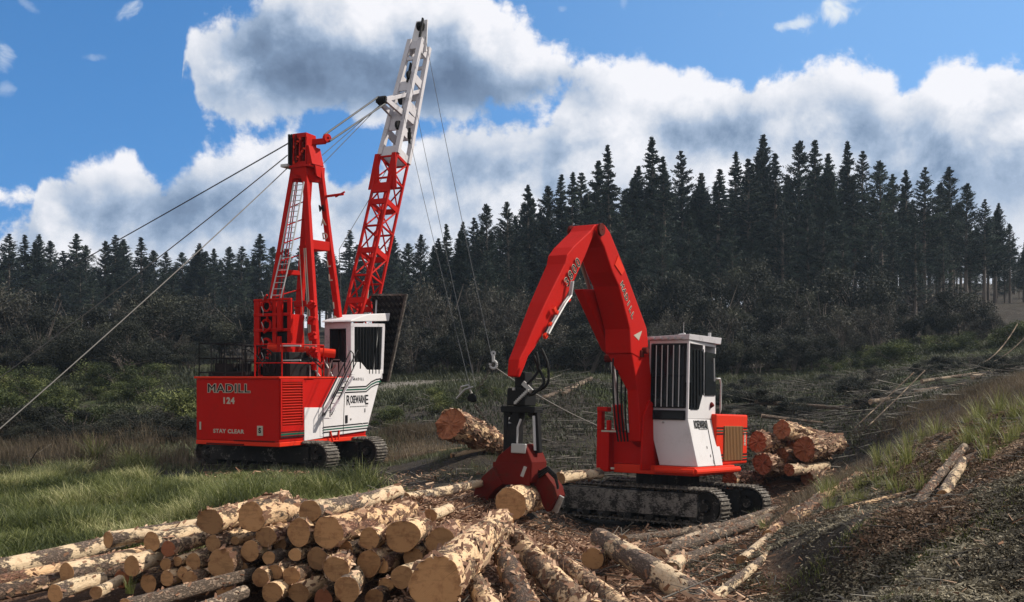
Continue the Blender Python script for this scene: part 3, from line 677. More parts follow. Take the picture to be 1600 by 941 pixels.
# ------------------------------------------------------------------ machine helpers
class Frame:
    """a machine's own axes; L() gives the machine-local point where a sight line meets a local plane"""
    def __init__(s, loc, rot):
        s.M = Matrix.Translation(loc) @ Matrix.Rotation(rot[2], 4, 'Z') @ Matrix.Rotation(rot[0], 4, 'X')
        s.I = s.M.inverted(); s.o = s.I @ Vector((0, 0, CAMZ)); s.loc = loc; s.rot = rot
    def L(s, px, py, **k):
        q = s.I @ P(px, py, 10.0); d = q-s.o; (ax, val), = k.items(); i = 'xyz'.index(ax)
        return s.o+d*((val-s.o[i])/d[i])
    def yz(s, px, py, x): q = s.L(px, py, x=x); return (q.y, q.z)
    def xz(s, px, py, y): q = s.L(px, py, y=y); return (q.x, q.z)
FONT = bpy.data.fonts.load('<builtin>') if not bpy.data.fonts else bpy.data.fonts[0]
def text_part(name, txt, m, parent, pos, right, up, size, bold=0.0, depth=.006, sx=1.0, spacing=1.0, shear=0.0, fit=None):
    cu = bpy.data.curves.new(name, 'FONT'); cu.body = txt; cu.size = size; cu.offset = bold; cu.extrude = depth
    cu.align_x = 'CENTER'; cu.align_y = 'CENTER'; cu.space_character = spacing; cu.shear = shear; cu.resolution_u = 3
    ob = bpy.data.objects.new('tmp', cu); COL.objects.link(ob)
    dg = bpy.context.evaluated_depsgraph_get(); dg.update()
    me = bpy.data.meshes.new_from_object(ob.evaluated_get(dg)); bpy.data.objects.remove(ob)
    me.name = name; me.materials.clear(); me.materials.append(m)
    r, u = Vector(right).normalized(), Vector(up).normalized(); n = r.cross(u)
    if fit: xs_ = [v.co.x for v in me.vertices]; sx = fit/(max(xs_)-min(xs_))
    MM = Matrix((( r.x*sx, u.x, n.x, pos[0]), (r.y*sx, u.y, n.y, pos[1]), (r.z*sx, u.z, n.z, pos[2]), (0,0,0,1)))
    me.transform(MM)
    o = bpy.data.objects.new(name, me); COL.objects.link(o); o.parent = parent
    return o
def outlined(txt, parent, pos, right, up, size, sx=1.0, bold=.02, out=.03, mf='ink', mo='chalk', spacing=1.0, gap=.008):
    r, u = Vector(right).normalized(), Vector(up).normalized(); n = r.cross(u)
    a = text_part('lettering', txt, M[mo], parent, Vector(pos)+n*.002, right, up, size, bold+out, .003, sx, spacing)
    text_part('lettering_face', txt, M[mf], a, Vector(pos)+n*(.002+gap), right, up, size, bold, .003, sx, spacing)
def stad(L, H, n=14):
    """outline of a track loop: points and tangents, in (x,z), centred, H high"""
    r = H/2; s = L/2-r; out = []
    k = int(2*s/.17)
    for i in range(k): out.append((-s+2*s*i/k, r, 1, 0))
    for i in range(n): t = pi/2-pi*i/n; out.append((s+r*cos(t), r*sin(t), sin(t), -cos(t)))
    for i in range(k): out.append((s-2*s*i/k, -r, -1, 0))
    for i in range(n): t = -pi/2-pi*i/n; out.append((-s+r*cos(t), r*sin(t), sin(t), -cos(t)))
    return out
def crawler(parent, x0, y0, z0, L, W_, H, framemat):
    """track belt with shoes and grousers, frame, idler, sprocket, rollers; runs along local x"""
    c = Vector((x0, y0, z0+H/2)); m = MB(); g_ = MB()
    for (px, pz, tx, tz) in stad(L, H-.10):
        R = Matrix(((tx, 0, -tz), (0, 1, 0), (tz, 0, tx))); n = Vector((-tz, 0, tx)) if False else Vector((-tz, 0, tx))
        ctr = c+Vector((px, 0, pz)); nn = Vector((px if abs(px) > L/2-(H-.1)/2 else 0, 0, pz))
        out = Vector((-tz, 0, tx)); 
        sgn = 1 if out.dot(Vector((px-max(-(L/2-H/2), min(L/2-H/2, px)), 0, pz))) > 0 else -1
        m.box(ctr, (.15, W_, .035), R)
        g_.box(ctr+out*sgn*.035, (.028, W_*.98, .06), R)
        g_.box(ctr-out*sgn*.05, (.12, .10, .07), R)
    t = m.build('crawler_track', M['track'], parent); g_.build('grouser', M['track'], t)
    f = MB(); f.bx(x0-L/2+.55, x0+L/2-.75, y0-W_*.42, y0+W_*.42, z0+.24, z0+H-.17); f.bx(x0-L/2+.4, x0+L/2-.6, y0-W_*.2, y0+W_*.2, z0+.3, z0+H-.3)
    f.build('track_frame', framemat, t, .02)
    for nm, xx in (('idler', x0+L/2-H/2), ('sprocket', x0-L/2+H/2)):
        w = MB(); w.ring((xx, y0, z0+H/2), (0,1,0), H*.22, H*.40, W_*.5, 22); w.ring((xx, y0, z0+H/2), (0,1,0), .02, H*.22, W_*.25, 16); w.tube((xx, y0-W_*.42, z0+H/2), (xx, y0+W_*.42, z0+H/2), H*.12, 12)
        if nm == 'sprocket':
            for i in range(16): a = 2*pi*i/16; w.box((xx+cos(a)*H*.41, y0, z0+H/2+sin(a)*H*.41), (.07, W_*.3, .05), Matrix.Rotation(-a, 3, 'Y'))
        w.build(nm, M['frame'], t, .01)
    r = MB()
    for i in range(7): xx = x0-L/2+H*.8+(L-H*1.6)*i/6; r.tube((xx, y0-W_*.38, z0+.2), (xx, y0+W_*.38, z0+.2), .12, 12)
    r.build('roller', M['frame'], t)
    return t
def window(parent, name, c, right, up, w, h, bars=4, fr=.05, mfr='black', mull=0, barr=.016, off=.05, depth=.05):
    """framed pane with guard bars; c centre, outward normal = right x up"""
    r, u = Vector(right).normalized(), Vector(up).normalized(); n = r.cross(u); c = Vector(c)
    R = Matrix((r, u, n)).transposed(); f = MB()
    for s_ in (-1, 1):
        f.box(c+r*s_*(w/2-fr/2), (fr, h, depth), R); f.box(c+u*s_*(h/2-fr/2), (w-2*fr, fr, depth), R)
    for i in range(mull): f.box(c+u*(-h/2+h*(i+1)/(mull+1)), (w-2*fr, fr*.7, depth*.8), R)
    wo_ = f.build(name, M[mfr], parent, .006)
    g_ = MB(); g_.box(c-n*.012, (w-1.6*fr, h-1.6*fr, .012), R); g_.build('pane', M['glass'], wo_)
    if bars:
        b = MB()
        for i in range(bars):
            q = c+r*(-w/2+w*(i+1)/(bars+1))+n*off; b.tube(q-u*(h/2-.03), q+u*(h/2-.03), barr, 6)
        b.build('guard_bar', M['steel'] if mfr != 'black' else M['galv'], wo_)
    return wo_
X_, Y_, Z_ = (1,0,0), (0,1,0), (0,0,1)

# =========================================================== tall yarder crane
YF = Frame(Vector((-7.314, 36.455, 1.0)), (0, 0, radians(-27)))
Yd = tag(empty('yarder', YF.loc, YF.rot), 'tall red tower yarder with white cab, lattice boom and guylines, standing on tracks at left', 'yarder')
crawler(Yd, 0, -1.35, -.02, 5.3, .62, .92, M['frame']); crawler(Yd, 0, 1.35, -.02, 5.3, .62, .92, M['frame'])
m = MB(); m.bx(-1.3, 1.3, -1.05, 1.05, .34, .62); m.tube((0,0,.6), (0,0,.93), .82, 28); m.build('undercarriage', M['frame'], Yd, .02)
P0_ = lambda px: YF.yz(px, 640, 1.69)[0]
# house: chamfered rear, red body
hz0, hz1 = .93, 2.93
m = MB(); m.prism([(-1.65,-2.7),(1.65,-2.7),(1.65,1.9),(1.60,1.9),(-1.65,2.6),(-1.65,2.4)], hz0, hz1-.06, 'z'); house = m.build('machinery_house', M['red'], Yd, .03)
m = MB(); m.bx(-1.70, 1.70, -2.75, -.95, hz1-.06, hz1); m.bx(-1.70, 1.67, -.948, 2.5, hz1-.06, hz1-.01); m.build('deck_edge', M['orange'], house, .01)
m = MB(); m.prism([(-1.66,-2.71),(1.68,-2.71),(1.68,4.0-2.1),(1.60,1.92),(-1.66,2.5)], hz0-.14, hz0-.003, 'z'); m.build('skirt', M['orange'], house, .02)
# louvred side panel
m = MB(); y0, y1 = -2.66, P0_(475)
m.bx(1.651, 1.69, y0, y0+.07, 1.05, 2.86); m.bx(1.651, 1.69, y1-.07, y1, 1.05, 2.86); m.bx(1.651, 1.69, y0+.07, y1-.07, 1.05, 1.42); m.bx(1.651, 1.69, y0+.07, y1-.07, 2.76, 2.86)
lv = m.build('louvre_panel', M['red'], house, .008)
m = MB()
for i in range(16):
    z = 1.46+i*.083; m.beam((1.675, y0+.08, z), (1.675, y1-.08, z), .012, .07, (.75, 0, .66))
m.build('slat', M['orange'], lv)  # slats use the sunlit red, so their brightness is partly painted
m = MB(); m.bx(1.691, 1.697, y0, y1, 1.06, 1.11); m.bx(1.691, 1.697, y0, y1, 1.22, 1.25); m.build('stripe', M['ink'], lv)
m = MB(); m.bx(1.691, 1.697, y0, y1, 1.13, 1.20); m.build('green_stripe', M['green'], lv)
# small things on the rear panel
m = MB(); m.bx(-1.50, -1.44, -2.725, -2.701, 1.25, 1.50); m.bx(.82, 1.04, -2.725, -2.701, 1.12, 1.42); m.build('decal_plate', M['chalk'], house, .005)
text_part('decal_mark', 'S', M['ink'], house, (.93, -2.727, 1.27), X_, Z_, .22, .01, .002)
m = MB(); m.tube((-.1,-2.72,hz0+.02), (1.5,-2.72,hz0+.02), .02, 6); m.tube((-1.2,-2.72,hz0-.10), (.3,-2.72,hz0-.10), .025, 6); m.build('rear_rail', M['red_dirty'], house)
outlined('MADILL', house, (-.33, -2.702, 2.55), X_, Z_, .37, 1.30, .000, .020, spacing=1.06)
text_part('model_lettering', '124', M['chalk'], house, (-.33, -2.704, 2.17), X_, Z_, .27, .012, .004, 1.1, 1.15)
text_part('warning_lettering', 'STAY CLEAR', M['chalk'], house, (-.33, -2.702, 1.22), X_, Z_, .17, .006, .004, 1.2, 1.1)
# white lower side and cab pod (plate proud of the house side)
wx = 1.72
P_ = lambda px, py, x=wx: YF.yz(px, py, x)
m = MB(); m.prism([P_(477,637), P_(507,637), P_(507,684), P_(477,689)], 1.652, 1.69); m.build('lower_side_plate', M['white'], house, .006)
pod = [P_(506,683), P_(573,673), P_(592,600), P_(599,578), P_(574,578), P_(564,566), P_(549,566), P_(549,590), P_(528,590), P_(505,636)]
m = MB(); m.prism(pod, .95, wx); cabpod = m.build('cab_side', M['white'], Yd, .012)
zf = lambda px, py, x=wx+.003: P_(px, py, x)
def stripe(parent, pts, w, mm, x=wx+.004, name='stripe'):
    m = MB(); q = [Vector((x, *P_(a, b))) for a, b in pts]
    for a, b in zip(q[:-1], q[1:]): m.beam(a, b, .006, w, (0,0,1) if abs((b-a).normalized().z) < .8 else (0,1,0))
    return m.build(name, mm, parent)
for dy_, mm, w in ((0,'ink',.045),(4,'green',.05),(8,'ink',.04)):
    stripe(cabpod, [(527,606+dy_),(572,604+dy_),(580,597+dy_),(588,593+dy_),(595,592+dy_)], w, M[mm])
for dy_, mm in ((0,'ink'),(4,'green'),(8,'ink')):
    stripe(cabpod, [(505,668+dy_),(575,661+dy_)], .04, M[mm])
stripe(cabpod, [(536,680),(539,592)], .02, M['ink'], name='door_seam')
qa_ = P_(541,655); m = MB(); m.box((wx+.01, *qa_), (.03, .12, .26)); m.build('door_handle', M['ink'], cabpod, .01)
for a in ((570,641,.05,.13),(548,655,.06,.06),(566,662,.05,.05)):
    qq = P_(a[0], a[1]); m = MB(); m.box((wx+.008, *qq), (.02, a[2], a[3])); m.build('latch', M['steel'], cabpod, .004)
for ch, a, b, s_, dz_ in (('R',541,546.5,.46,-.03),('OSEWARN',547.2,569.6,.36,0),('E',570.2,575,.46,-.01)):
    ya, zz = P_(a, 625); yb_ = P_(b, 625)[0]; text_part('company_lettering', ch, M['ink'], cabpod, (wx+.005, (ya+yb_)/2, zz+dz_), Y_, Z_, s_, .006, .003, fit=yb_-ya)
yy, zz = P_(560, 635); m = MB()
for i in range(11): m.box((wx+.006, yy-.45+i*.095, zz), (.004, .065, .03))
m.build('small_print', M['steel'], cabpod)
yy, zz = P_(560, 594); text_part('maker_lettering', 'M A D I L L', M['ink'], cabpod, (wx+.005, yy, zz+.03), Y_, Z_, .13, .002, .003, 1.0)
# cab box: rear wall with door, roof with overhang, windowed side, slanting front
cx0, cx1 = .62, 1.70
ry = P_(549, 560)[0]; fy = P_(601, 540)[0]
zr, zfl = P_(549, 503)[1], P_(549, 588)[1]
ztop_f = P_(601, 497)[1]; 
cab = MB()
cab.bx(cx0, cx0+.06, ry, fy-.1, zfl, zr)                                     # far side wall
cab.bx(cx0+.06, cx0+.22, ry, ry+.06, zfl-.05, zr); cab.bx(cx1-.2, cx1, ry, ry+.06, zfl-.05, zr); cab.bx(cx0+.22, cx1-.2, ry, ry+.06, zr-.22, zr); cab.bx(cx0+.22, cx1-.2, ry, ry+.06, zfl-.05, zfl+.12)
side = [P_(549,505,cx1), P_(554,505,cx1), P_(554,566,cx1), P_(549,566,cx1)]
cab.prism(side, cx1-.06, cx1)
cab.prism([P_(549,505,cx1), P_(601,506,cx1), P_(601,511,cx1), P_(549,511,cx1)], cx1-.06, cx1-.004)
cab.prism([P_(598,506,cx1), P_(602,506,cx1), P_(599,584,cx1), P_(595,584,cx1)], cx1-.06, cx1-.002)
cab.bx(cx0, cx1-.02, fy-.16, fy-.08, zfl-.1, zfl+.25)
cabw = cab.build('cab', M['grey_white'], Yd, .01)
m = MB(); m.prism([(ry-.12, zr+.001), (fy+.22, zr+.12), (fy+.30, zr+.40), (ry+.9, zr+.30), (ry-.05, zr+.06)], cx0-.05, cx1+.06); m.build('cab_roof', M['white'], cabw, .02)
m = MB(); m.bx(cx0+.22, cx1-.2, ry+.02, ry+.045, zfl+.12, zr-.22); m.build('door_glass', M['glass'], cabw)
m = MB()
for xx in (cx0+.25, cx1-.24, (cx0+cx1)/2+.05): m.bx(xx-.02, xx+.02, ry-.02, ry+.02, zfl+.12, zr-.22)
m.bx(cx0+.22, cx1-.2, ry-.015, ry+.015, zr-.26, zr-.22)
m.build('door_frame', M['black'], cabw)
m = MB(); m.tube((cx0+.40, ry-.04, zfl+.55), (cx0+.65, ry-.04, zfl+.55), .02, 6); m.tube((cx1-.09, ry-.06, zfl+.6), (cx1-.09, ry-.06, zfl+1.0), .015, 6); m.build('door_handle', M['galv'], cabw)
# side window with vertical guard bars
sw = [P_(554,511,cx1-.03), P_(597,511,cx1-.03), P_(594,584,cx1-.03), P_(576,582,cx1-.03), P_(566,566,cx1-.03), P_(554,566,cx1-.03)]
m = MB(); m.prism(sw, cx1-.045, cx1-.035); gw = m.build('side_window', M['glass'], cabw)
m = MB()
for i in range(8):
    px = 557+i*5.0; yb = 566 if px < 567 else min(584, 566+(px-566)*1.7)
    a = Vector((cx1+.01, *P_(px,511,cx1))); b = Vector((cx1+.01, *P_(px-.6,yb,cx1))); m.beam(a, b, .03, .045, (1,0,0))
m.build('guard_bar', M['black'], gw)
m = MB(); m.beam(Vector((cx1-.02, *P_(592,512,cx1))), Vector((cx1-.02, *P_(584,580,cx1))), .03, .03, (1,0,0)); m.build('wiper', M['steel'], gw)
m = MB(); m.box((1.1, ry+1.0, zfl+.35), (.55, .55, .5)); m.box((1.1, ry+.75, zfl+.85), (.55, .14, .75)); m.build('operator_seat', M['interior'], cabw, .04)
# stairs with dark handrails
m = MB(); sA = Vector((1.80, *P_(505,640,1.80))); sB = Vector((1.80, *P_(541,572,1.80)))
for xx in (0, .28): m.beam(sA+Vector((xx,0,-.1)), sB+Vector((xx,0,-.35)), .03, .10, (1,0,0))
for i in range(7):
    q = sA.lerp(sB, i/6)+Vector((.14,.02,-.28)); m.box(q, (.27, .16, .025))
st = m.build('access_stairs', M['grey_white'], Yd, .004)
m = MB()
for xx, dzz in ((0, 0), (.28, .02)):
    a = Vector((1.80+xx, *P_(505,634,1.8))); b = Vector((1.80+xx, *P_(548,548,1.8)));
    m.path([a+Vector((0,-.02,-.35)), a+Vector((0,0,dzz)), b+Vector((0,0,dzz)), b+Vector((0,.15,-.1)), b+Vector((0,.15,-.6))], .022, 6)
    m.path([a+Vector((0,.05,-.3)), b+Vector((0,-.02,-.3))], .018, 6)
m.build('handrail', M['black'], st, smooth=True)
m = MB(); y_, z_ = P_(521,690,1.7); m.path([(1.74,y_-.22,z_+.35),(1.78,y_-.16,z_+.02),(1.78,y_+.16,z_+.02),(1.74,y_+.25,z_+.35)], .03, 6); m.build('step_loop', M['orange'], house)
m = MB(); m.bx(1.651, 1.70, *sorted((P_(501,0)[0], P_(508,0)[0])), 1.0, 1.45); m.build('step_box', M['white'], house, .01)
# rear deck railing, black
def rail(parent, pts, h, name='deck_railing', mm='black', r=.022, mids=(.5,), posts=True):
    m = MB(); pts = [Vector(p) for p in pts]
    for k in (1.0,)+tuple(mids): m.path([p+Vector((0,0,h*k)) for p in pts], r, 6)
    if posts:
        for p in pts: m.tube(p, p+Vector((0,0,h)), r, 6)
    return m.build(name, M[mm], parent)
rail(Yd, [(-1.60,-2.62,hz1),(-1.1,-2.62,hz1),(-.55,-2.62,hz1),(.15,-2.62,hz1)], 1.05, mids=(.55,.12))
rail(Yd, [(-1.60,-2.62,hz1),(-1.60,-1.6,hz1),(-1.60,-.6,hz1),(-1.6,.4,hz1)], 1.05, mids=(.55,.12))
rail(Yd, [(-1.2,-.9,hz1),(-.7,-.9,hz1),(-.1,-.9,hz1)], 1.0)
m = MB()
for i in range(12): x = -1.5+i*.14; m.tube((x,-2.1,hz1), (x+.02*sin(i*3),-2.1,hz1+.5+.3*abs(sin(i*2.3))), .02, 5)
m.bx(-1.5, .0, -2.3, -1.7, hz1, hz1+.16); m.bx(-1.35,-.6,-2.2,-1.3,hz1+.161,hz1+.42); m.build('deck_clutter', M['black'], Yd)
rail(Yd, [(.55,-2.5,hz1),(1.6,-2.5,hz1)], 1.0, mm='red', mids=(.42,), r=.018)
m = MB(); m.tube(YF.L(439,540.5,y=-2.45), YF.L(470,540.5,y=-2.45), .03, 6); m.tube(YF.L(441,563.5,y=-2.45), YF.L(470,563,y=-2.45), .024, 6); m.tube(YF.L(484,540,y=-.6), YF.L(494,540,y=-.6), .04, 6)
for q in ('a',): m.build('white_bar', M['galv'], Yd)
rail(Yd, [(1.6,-2.5,hz1),(1.6,-.4,hz1)], 1.0, mm='red', mids=(.42,))
# engine, winch drums on deck
m = MB(); m.bx(.1,1.2,-1.6,-.3,hz1,hz1+.55); m.bx(.3,1.0,-1.4,-.5,hz1+.551,hz1+.78)
for i in range(5): m.tube((.2+i*.2,-1.62,hz1+.1), (.2+i*.2,-1.62,hz1+.72), .035, 8)
m.build('engine', M['black'], Yd, .02)
for yy, rr_, zz in ((.35,.46,.62),(1.35,.42,.60),(2.1,.36,.5)):
    m = MB(); m.tube((-.95,yy,hz1+zz), (.75,yy,hz1+zz), rr_*.62, 20)
    dr_ = m.build('winch_drum', M['cable'], Yd)
    m = MB()
    for xx in (-1.0,-.1,.8): m.ring((xx,yy,hz1+zz), X_, .05, rr_, .05, 26)
    m.build('drum_flange', M['red'], dr_)
m = MB(); m.tube((-.2,-1.0,hz1+.95), (1.35,.55,hz1+.75), .15, 14); m.tube((-.2,-.7,hz1+.85), (.3,-.7,hz1+.85), .2, 14); m.build('hydraulic_cylinder', M['orange'], Yd)
m = MB()
for i in range(16):
    a = Vector((random.uniform(-.4,1.4), random.uniform(-1.9,.4), hz1+random.uniform(.05,.4))); b = a+Vector((random.uniform(-.6,.6), random.uniform(-.4,.4), random.uniform(.2,.9))); c_ = b+Vector((random.uniform(-.5,.5), random.uniform(-.3,.3), random.uniform(-.7,.1)))
    pts_ = [a*(1-t)**2+b*2*t*(1-t)+c_*t*t for t in [k/8 for k in range(9)]]; m.path(pts_, .022, 5)
m.build('hydraulic_hose', M['hose'], Yd)
m = MB()
for i in range(14): m.tube((1.2+.25*sin(i), -.6+i*.11, hz1), (1.2+.25*sin(i*2), -.6+i*.11, hz1+.35+.2*abs(sin(i*5))), .03, 6)
m.build('valve_bank', M['steel'], Yd)
# ---- A-frame tower
hc = (0.02, .85)
ztw = YF.L(480, 262, y=.85).z; zhd = YF.L(480, 212, y=.85).z
legs = [((-1.12,-.32),(-.40,.62),.20),((1.22,-.22),(.12,.55),.23),((-1.05,1.5),(-.05,1.0),.26),((1.02,1.62),(.40,1.0),.23)]
tw = MB()
for (a, b, w) in legs:
    A = Vector((*a, hz1-.02)); B = Vector((*b, ztw)); K = A.lerp(B, .52)+Vector((0,0,0))
    tw.beam(A, B, w, w*.8, (0,1,0), w*.85, w*.7)
tower = tw.build('tower_leg_frame', M['red'], Yd, .02)
m = MB()
def lp(i, t): a, b, w = legs[i]; return Vector((*a, hz1)).lerp(Vector((*b, ztw)), t)
for (i, j, t, h) in ((1,3,.62,.32),(2,3,.62,.26),(0,1,.34,.18),(0,2,.5,.16),(0,1,.97,.40),(2,3,.97,.4),(1,3,.96,.5),(0,2,.96,.4),(0,2,.22,.14)):
    m.beam(lp(i,t), lp(j,t), .16, h)
m.build('cross_member', M['red'], tower, .015)
m = MB()                                                     # gusset triangles under the head
m.prism([(-.40,ztw),(.25,ztw),(.28,ztw-.25),(.20,ztw-.9),(.02,ztw-.35),(-.2,ztw-.3)], .42, .47, 'y'); m.prism([(.6,ztw),(1.15,ztw),(1.1,ztw-1.1),(.95,ztw-.4),(.7,ztw-.35)], .44, .50)
m.build('gusset', M['red'], tower, .01)
# head: twin plates with sheaves, slanting side, dark guide tube and platform
hd = MB()
h0 = ztw; H = zhd-ztw
for xx in (-.30, -.05, .22): hd.prism([(.40,h0),(1.1,h0),(1.0,h0+H*.55),(.95,h0+H*.98),(.45,h0+H)], xx, xx+.05)
hd.bx(-.30,.27,.92,.96,h0,h0+H*.9); hd.bx(-.30,.27,.41,.45,h0,h0+H*.12); hd.bx(-.30,.27,.41,.45,h0+H*.86,h0+H)
hd.bx(-.42,.44,.38,1.15,h0-.06,h0+.02)
hd.prism([(.27,h0+H*.62),(.27,h0+.02),(.50,h0+.02),(.34,h0+H*.60)], .45, 1.1, 'y')
head = hd.build('tower_head', M['red'], Yd, .01)
m = MB()
for zz in (.2,.42,.64,.86): m.ring((-.14, .52, h0+H*zz), X_, .05, .17, .06, 18); m.ring((.10, .6, h0+H*zz), X_, .05, .15, .06, 18)
m.build('sheave', M['red_dirty'], head)
m = MB()
for i in range(10): m.box((-.22+.085*(i % 6), .40, h0+H*(.1+.08*i)), (.06,.05,.10), Matrix.Rotation(i, 3, 'Y'))
m.build('pin_lug', M['orange'], head, .008)
m = MB(); m.bx(-.48,-.41,.40,.52,h0+.05,h0+H); m.bx(-.36,-.33,.40,.5,h0+.02,h0+H); m.build('guide_tube', M['black'], head)
m = MB(); m.bx(-.72,-.425,.3,.8,h0-.02,h0+.08); m.build('head_platform', M['galv'], head, .01)
m = MB(); m.beam((.2,.8,h0+H*.76), (.58,1.1,h0+H*.82), .18, .18); m.ring((.62,1.1,h0+H*.90), (1,-.3,0), .04, .15, .12, 20); m.build('bridle_bracket', M['red'], head, .01)
m = MB(); q = lp(3,.86); m.tube(q, q+Vector((.75,.1,.05)), .045, 8); m.tube(q+Vector((.45,.06,-.03)), q+Vector((.8,.1,.12)), .03, 6); m.build('side_arm', M['red'], tower)
# ladder on the left leg
def ladder(parent, a, b, w, n, mm='galv', name='ladder', side=Vector((1,0,0))):
    m = MB(); a, b = Vector(a), Vector(b)
    for s_ in (-.5, .5): m.tube(a+side*w*s_, b+side*w*s_, .024, 6)
    for i in range(n): q = a.lerp(b, (i+.5)/n); m.tube(q-side*w/2, q+side*w/2, .014, 6)
    return m.build(name, mm if not isinstance(mm, str) else M[mm], parent)
la = YF.L(431, 466, y=-.55); lb = YF.L(447, 398, y=-.30); lc = YF.L(467, 285, y=.25)
ladder(tower, la, lb, .42, 7); ladder(tower, lb+Vector((0,0,.1)), lc, .42, 13, 'galv')
# lattice of the left leg pair, thin rods
m = MB()
for i in range(9):
    t = .12+i*.085; m.tube(lp(0,t), lp(2,t+.05), .022, 5)
for k in (-.08, .1): m.tube(lp(0,.05)+Vector((.45+k,0,0)), lp(0,.95)+Vector((.22+k*.3,0,0)), .02, 5)
m.build('lattice_rod', M['red'], tower)
m = MB()
for i, (r_, off) in enumerate(((.018,.05),(.018,.12),(.014,-.15))): m.tube(lp(1,.05)+Vector((off-.2,-.12,0)), lp(1,.6)+Vector((off-.2,-.12,0)), r_, 5)
m.build('pipe_run', M['chalk'], tower)
# wide plate at the foot of the left leg with three holes and machinery
bx0, bx1 = YF.L(398,500,y=-.75).x, YF.L(456,500,y=-.75).x; bz1 = YF.L(420,468,y=-.75).z
m = MB(); wd_ = bx1-bx0
for a, b in ((0,.15),(.50,.60),(.90,1.0)): m.bx(bx0+wd_*a, bx0+wd_*b, -.80, -.72, hz1, bz1)
n_h = 5
for k in range(n_h+1): zz = hz1+(bz1-hz1)*k/n_h; m.bx(bx0, bx1, -.815, -.715, max(hz1, zz-.05), min(bz1+.02, zz+(.05 if k < n_h else .02)))
m.bx(bx0, bx0+.06, -.72, .0, hz1, bz1); m.bx(bx1-.06, bx1, -.72, -.1, hz1, bz1-.5)
foot = m.build('tower_foot', M['red'], Yd, .015)
m = MB(); m.bx(bx0+.02, bx1-.02, -.66, -.62, hz1, bz1-.1); m.build('backing_plate', M['black'], foot)
m = MB()
for k in range(4): m.ring((bx0+wd_*.34, -.78, hz1+.45+k*.62), (0,1,0), .14, .20, .07, 20)
m.build('fairlead_ring', M['red'], foot)
m = MB()
for k in range(7): m.tube((bx0+wd_*(.3+.1*(k % 3)), -.84, hz1+.35+k*.36), (bx0+wd_*(.42+.1*(k % 2)), -.9, hz1+.5+k*.36), .035, 6)
m.tube((bx0+wd_*.74,-.85,hz1+1.5), (bx0+wd_*.74,-.85,hz1+2.45), .10, 10); m.tube((bx0+wd_*.72,-.85,hz1+.5), (bx0+wd_*.72,-.85,hz1+1.3), .08, 10)
m.build('guide_fitting', M['red'], foot, .0)
m = MB()
for k in range(5): q = Vector((bx0+wd_*.3, -.88, hz1+.5+k*.5)); m.path([q, q+Vector((.05,-.05,.12)), q+Vector((-.04,-.03,.28))], .016, 5)
m.build('fluid_line', M['steel'], foot)
q0 = lp(1,.02)
m = MB()
for zz in (.35,.8,1.3,1.8,2.3): m.box((1.22-.04*zz, -.42, hz1+zz), (.26,.16,.24), Matrix.Rotation(zz, 3, 'Y')); m.tube((1.2-.04*zz,-.5,hz1+zz), (1.42-.04*zz,-.5,hz1+zz+.1), .05, 8)
m.build('leg_bracket', M['red'], tower, .02)
text_z = []
for i, ch in enumerate('MADILL 124'):
    if ch == ' ': continue
    q = lp(3, .80-i*.066); d_ = (lp(3,1)-lp(3,0)).normalized()
    text_part('leg_lettering', ch, M['chalk' if i > 0 else 'ink'], tower, q+Vector((.0,-.20,0)), X_, d_, .30, .010, .004, 1.0)
# ---- lattice boom
bf = Vector((.40, 2.55, hz1+.05)); 
bt = YF.L(657, 62, x=.30)
bd, bs, bu = basis(bt-bf, (0,-1,0)); bs = Vector((1,0,0)); bu = bs.cross(bd).normalized()     # bs sideways, bu = across the boom
BL = (bt-bf).length
def bp(t, i, j, w=.37, h=.40):
    k = min(1, t/.12) if t < .12 else 1
    return bf+bd*(t*BL)+bs*(i*w)+bu*(j*h*(.25+.75*k))
ts = .615
m = MB()
for i in (-1,1):
    for j in (-1,1):
        m.tube(bp(0.0,i,j), bp(.12,i,j), .06, 8); m.tube(bp(.12,i,j), bp(ts,i,j), .06, 8)
boom = m.build('boom_lattice', M['red'], Yd)
m = MB(); nb = 7; tt = [.12+(ts-.12)*k/nb for k in range(nb+1)]
for k in range(nb):
    for i in (-1,1):
        s_ = 1 if k % 2 else -1
        m.tube(bp(tt[k],i,-s_), bp(tt[k+1],i,s_), .032, 6)
        m.tube(bp(tt[k],-s_,i), bp(tt[k+1],s_,i), .032, 6)
m.build('lacing', M['red'], boom)
m = MB()
for k, t in enumerate(tt):
    hh = .22 if k in (1,3,5,7) else .07
    for j in (-1,1): m.beam(bp(t,-1,j), bp(t,1,j), .06, hh, bd)
    for i in (-1,1): m.beam(bp(t,i,-1), bp(t,i,1), .06, hh, bd)
m.build('batten_plate', M['red'], boom, .01)
m = MB()
for i in (-1,1): m.beam(bp(.12,i,-.2), bp(0,i,.0), .12, .5, bs); 
m.beam(bp(.06,-1,0), bp(.06,1,0), .4, .3); m.build('boom_foot', M['red'], boom, .02)
m = MB(); m.beam(bp(.30,-.8,-1), bp(.12,.2,-1), .04,.05); m.beam(bp(.12,-.5,-1.05), bp(.02,.2,-1.3), .04,.05); m.beam(bp(.12,.5,-1.05), bp(.02,.7,-1.3), .04, .05); m.build('stay_rod', M['chalk'], boom)
# splayed red plate at the top of the red section
m = MB()
for i in (-1,1): m.prism([(-.0,-.0),(.0,.01),(.01,0)], 0, .001) if False else m.beam(bp(ts-.10,i*1.02,.8), bp(ts-.005,i*1.02,1.5), .05, .5, bs, .05, .16)
m.beam(bp(ts-.10,-1,1), bp(ts-.10,1,1), .08, .4, bd); m.build('splice_plate', M['red'], boom, .01)
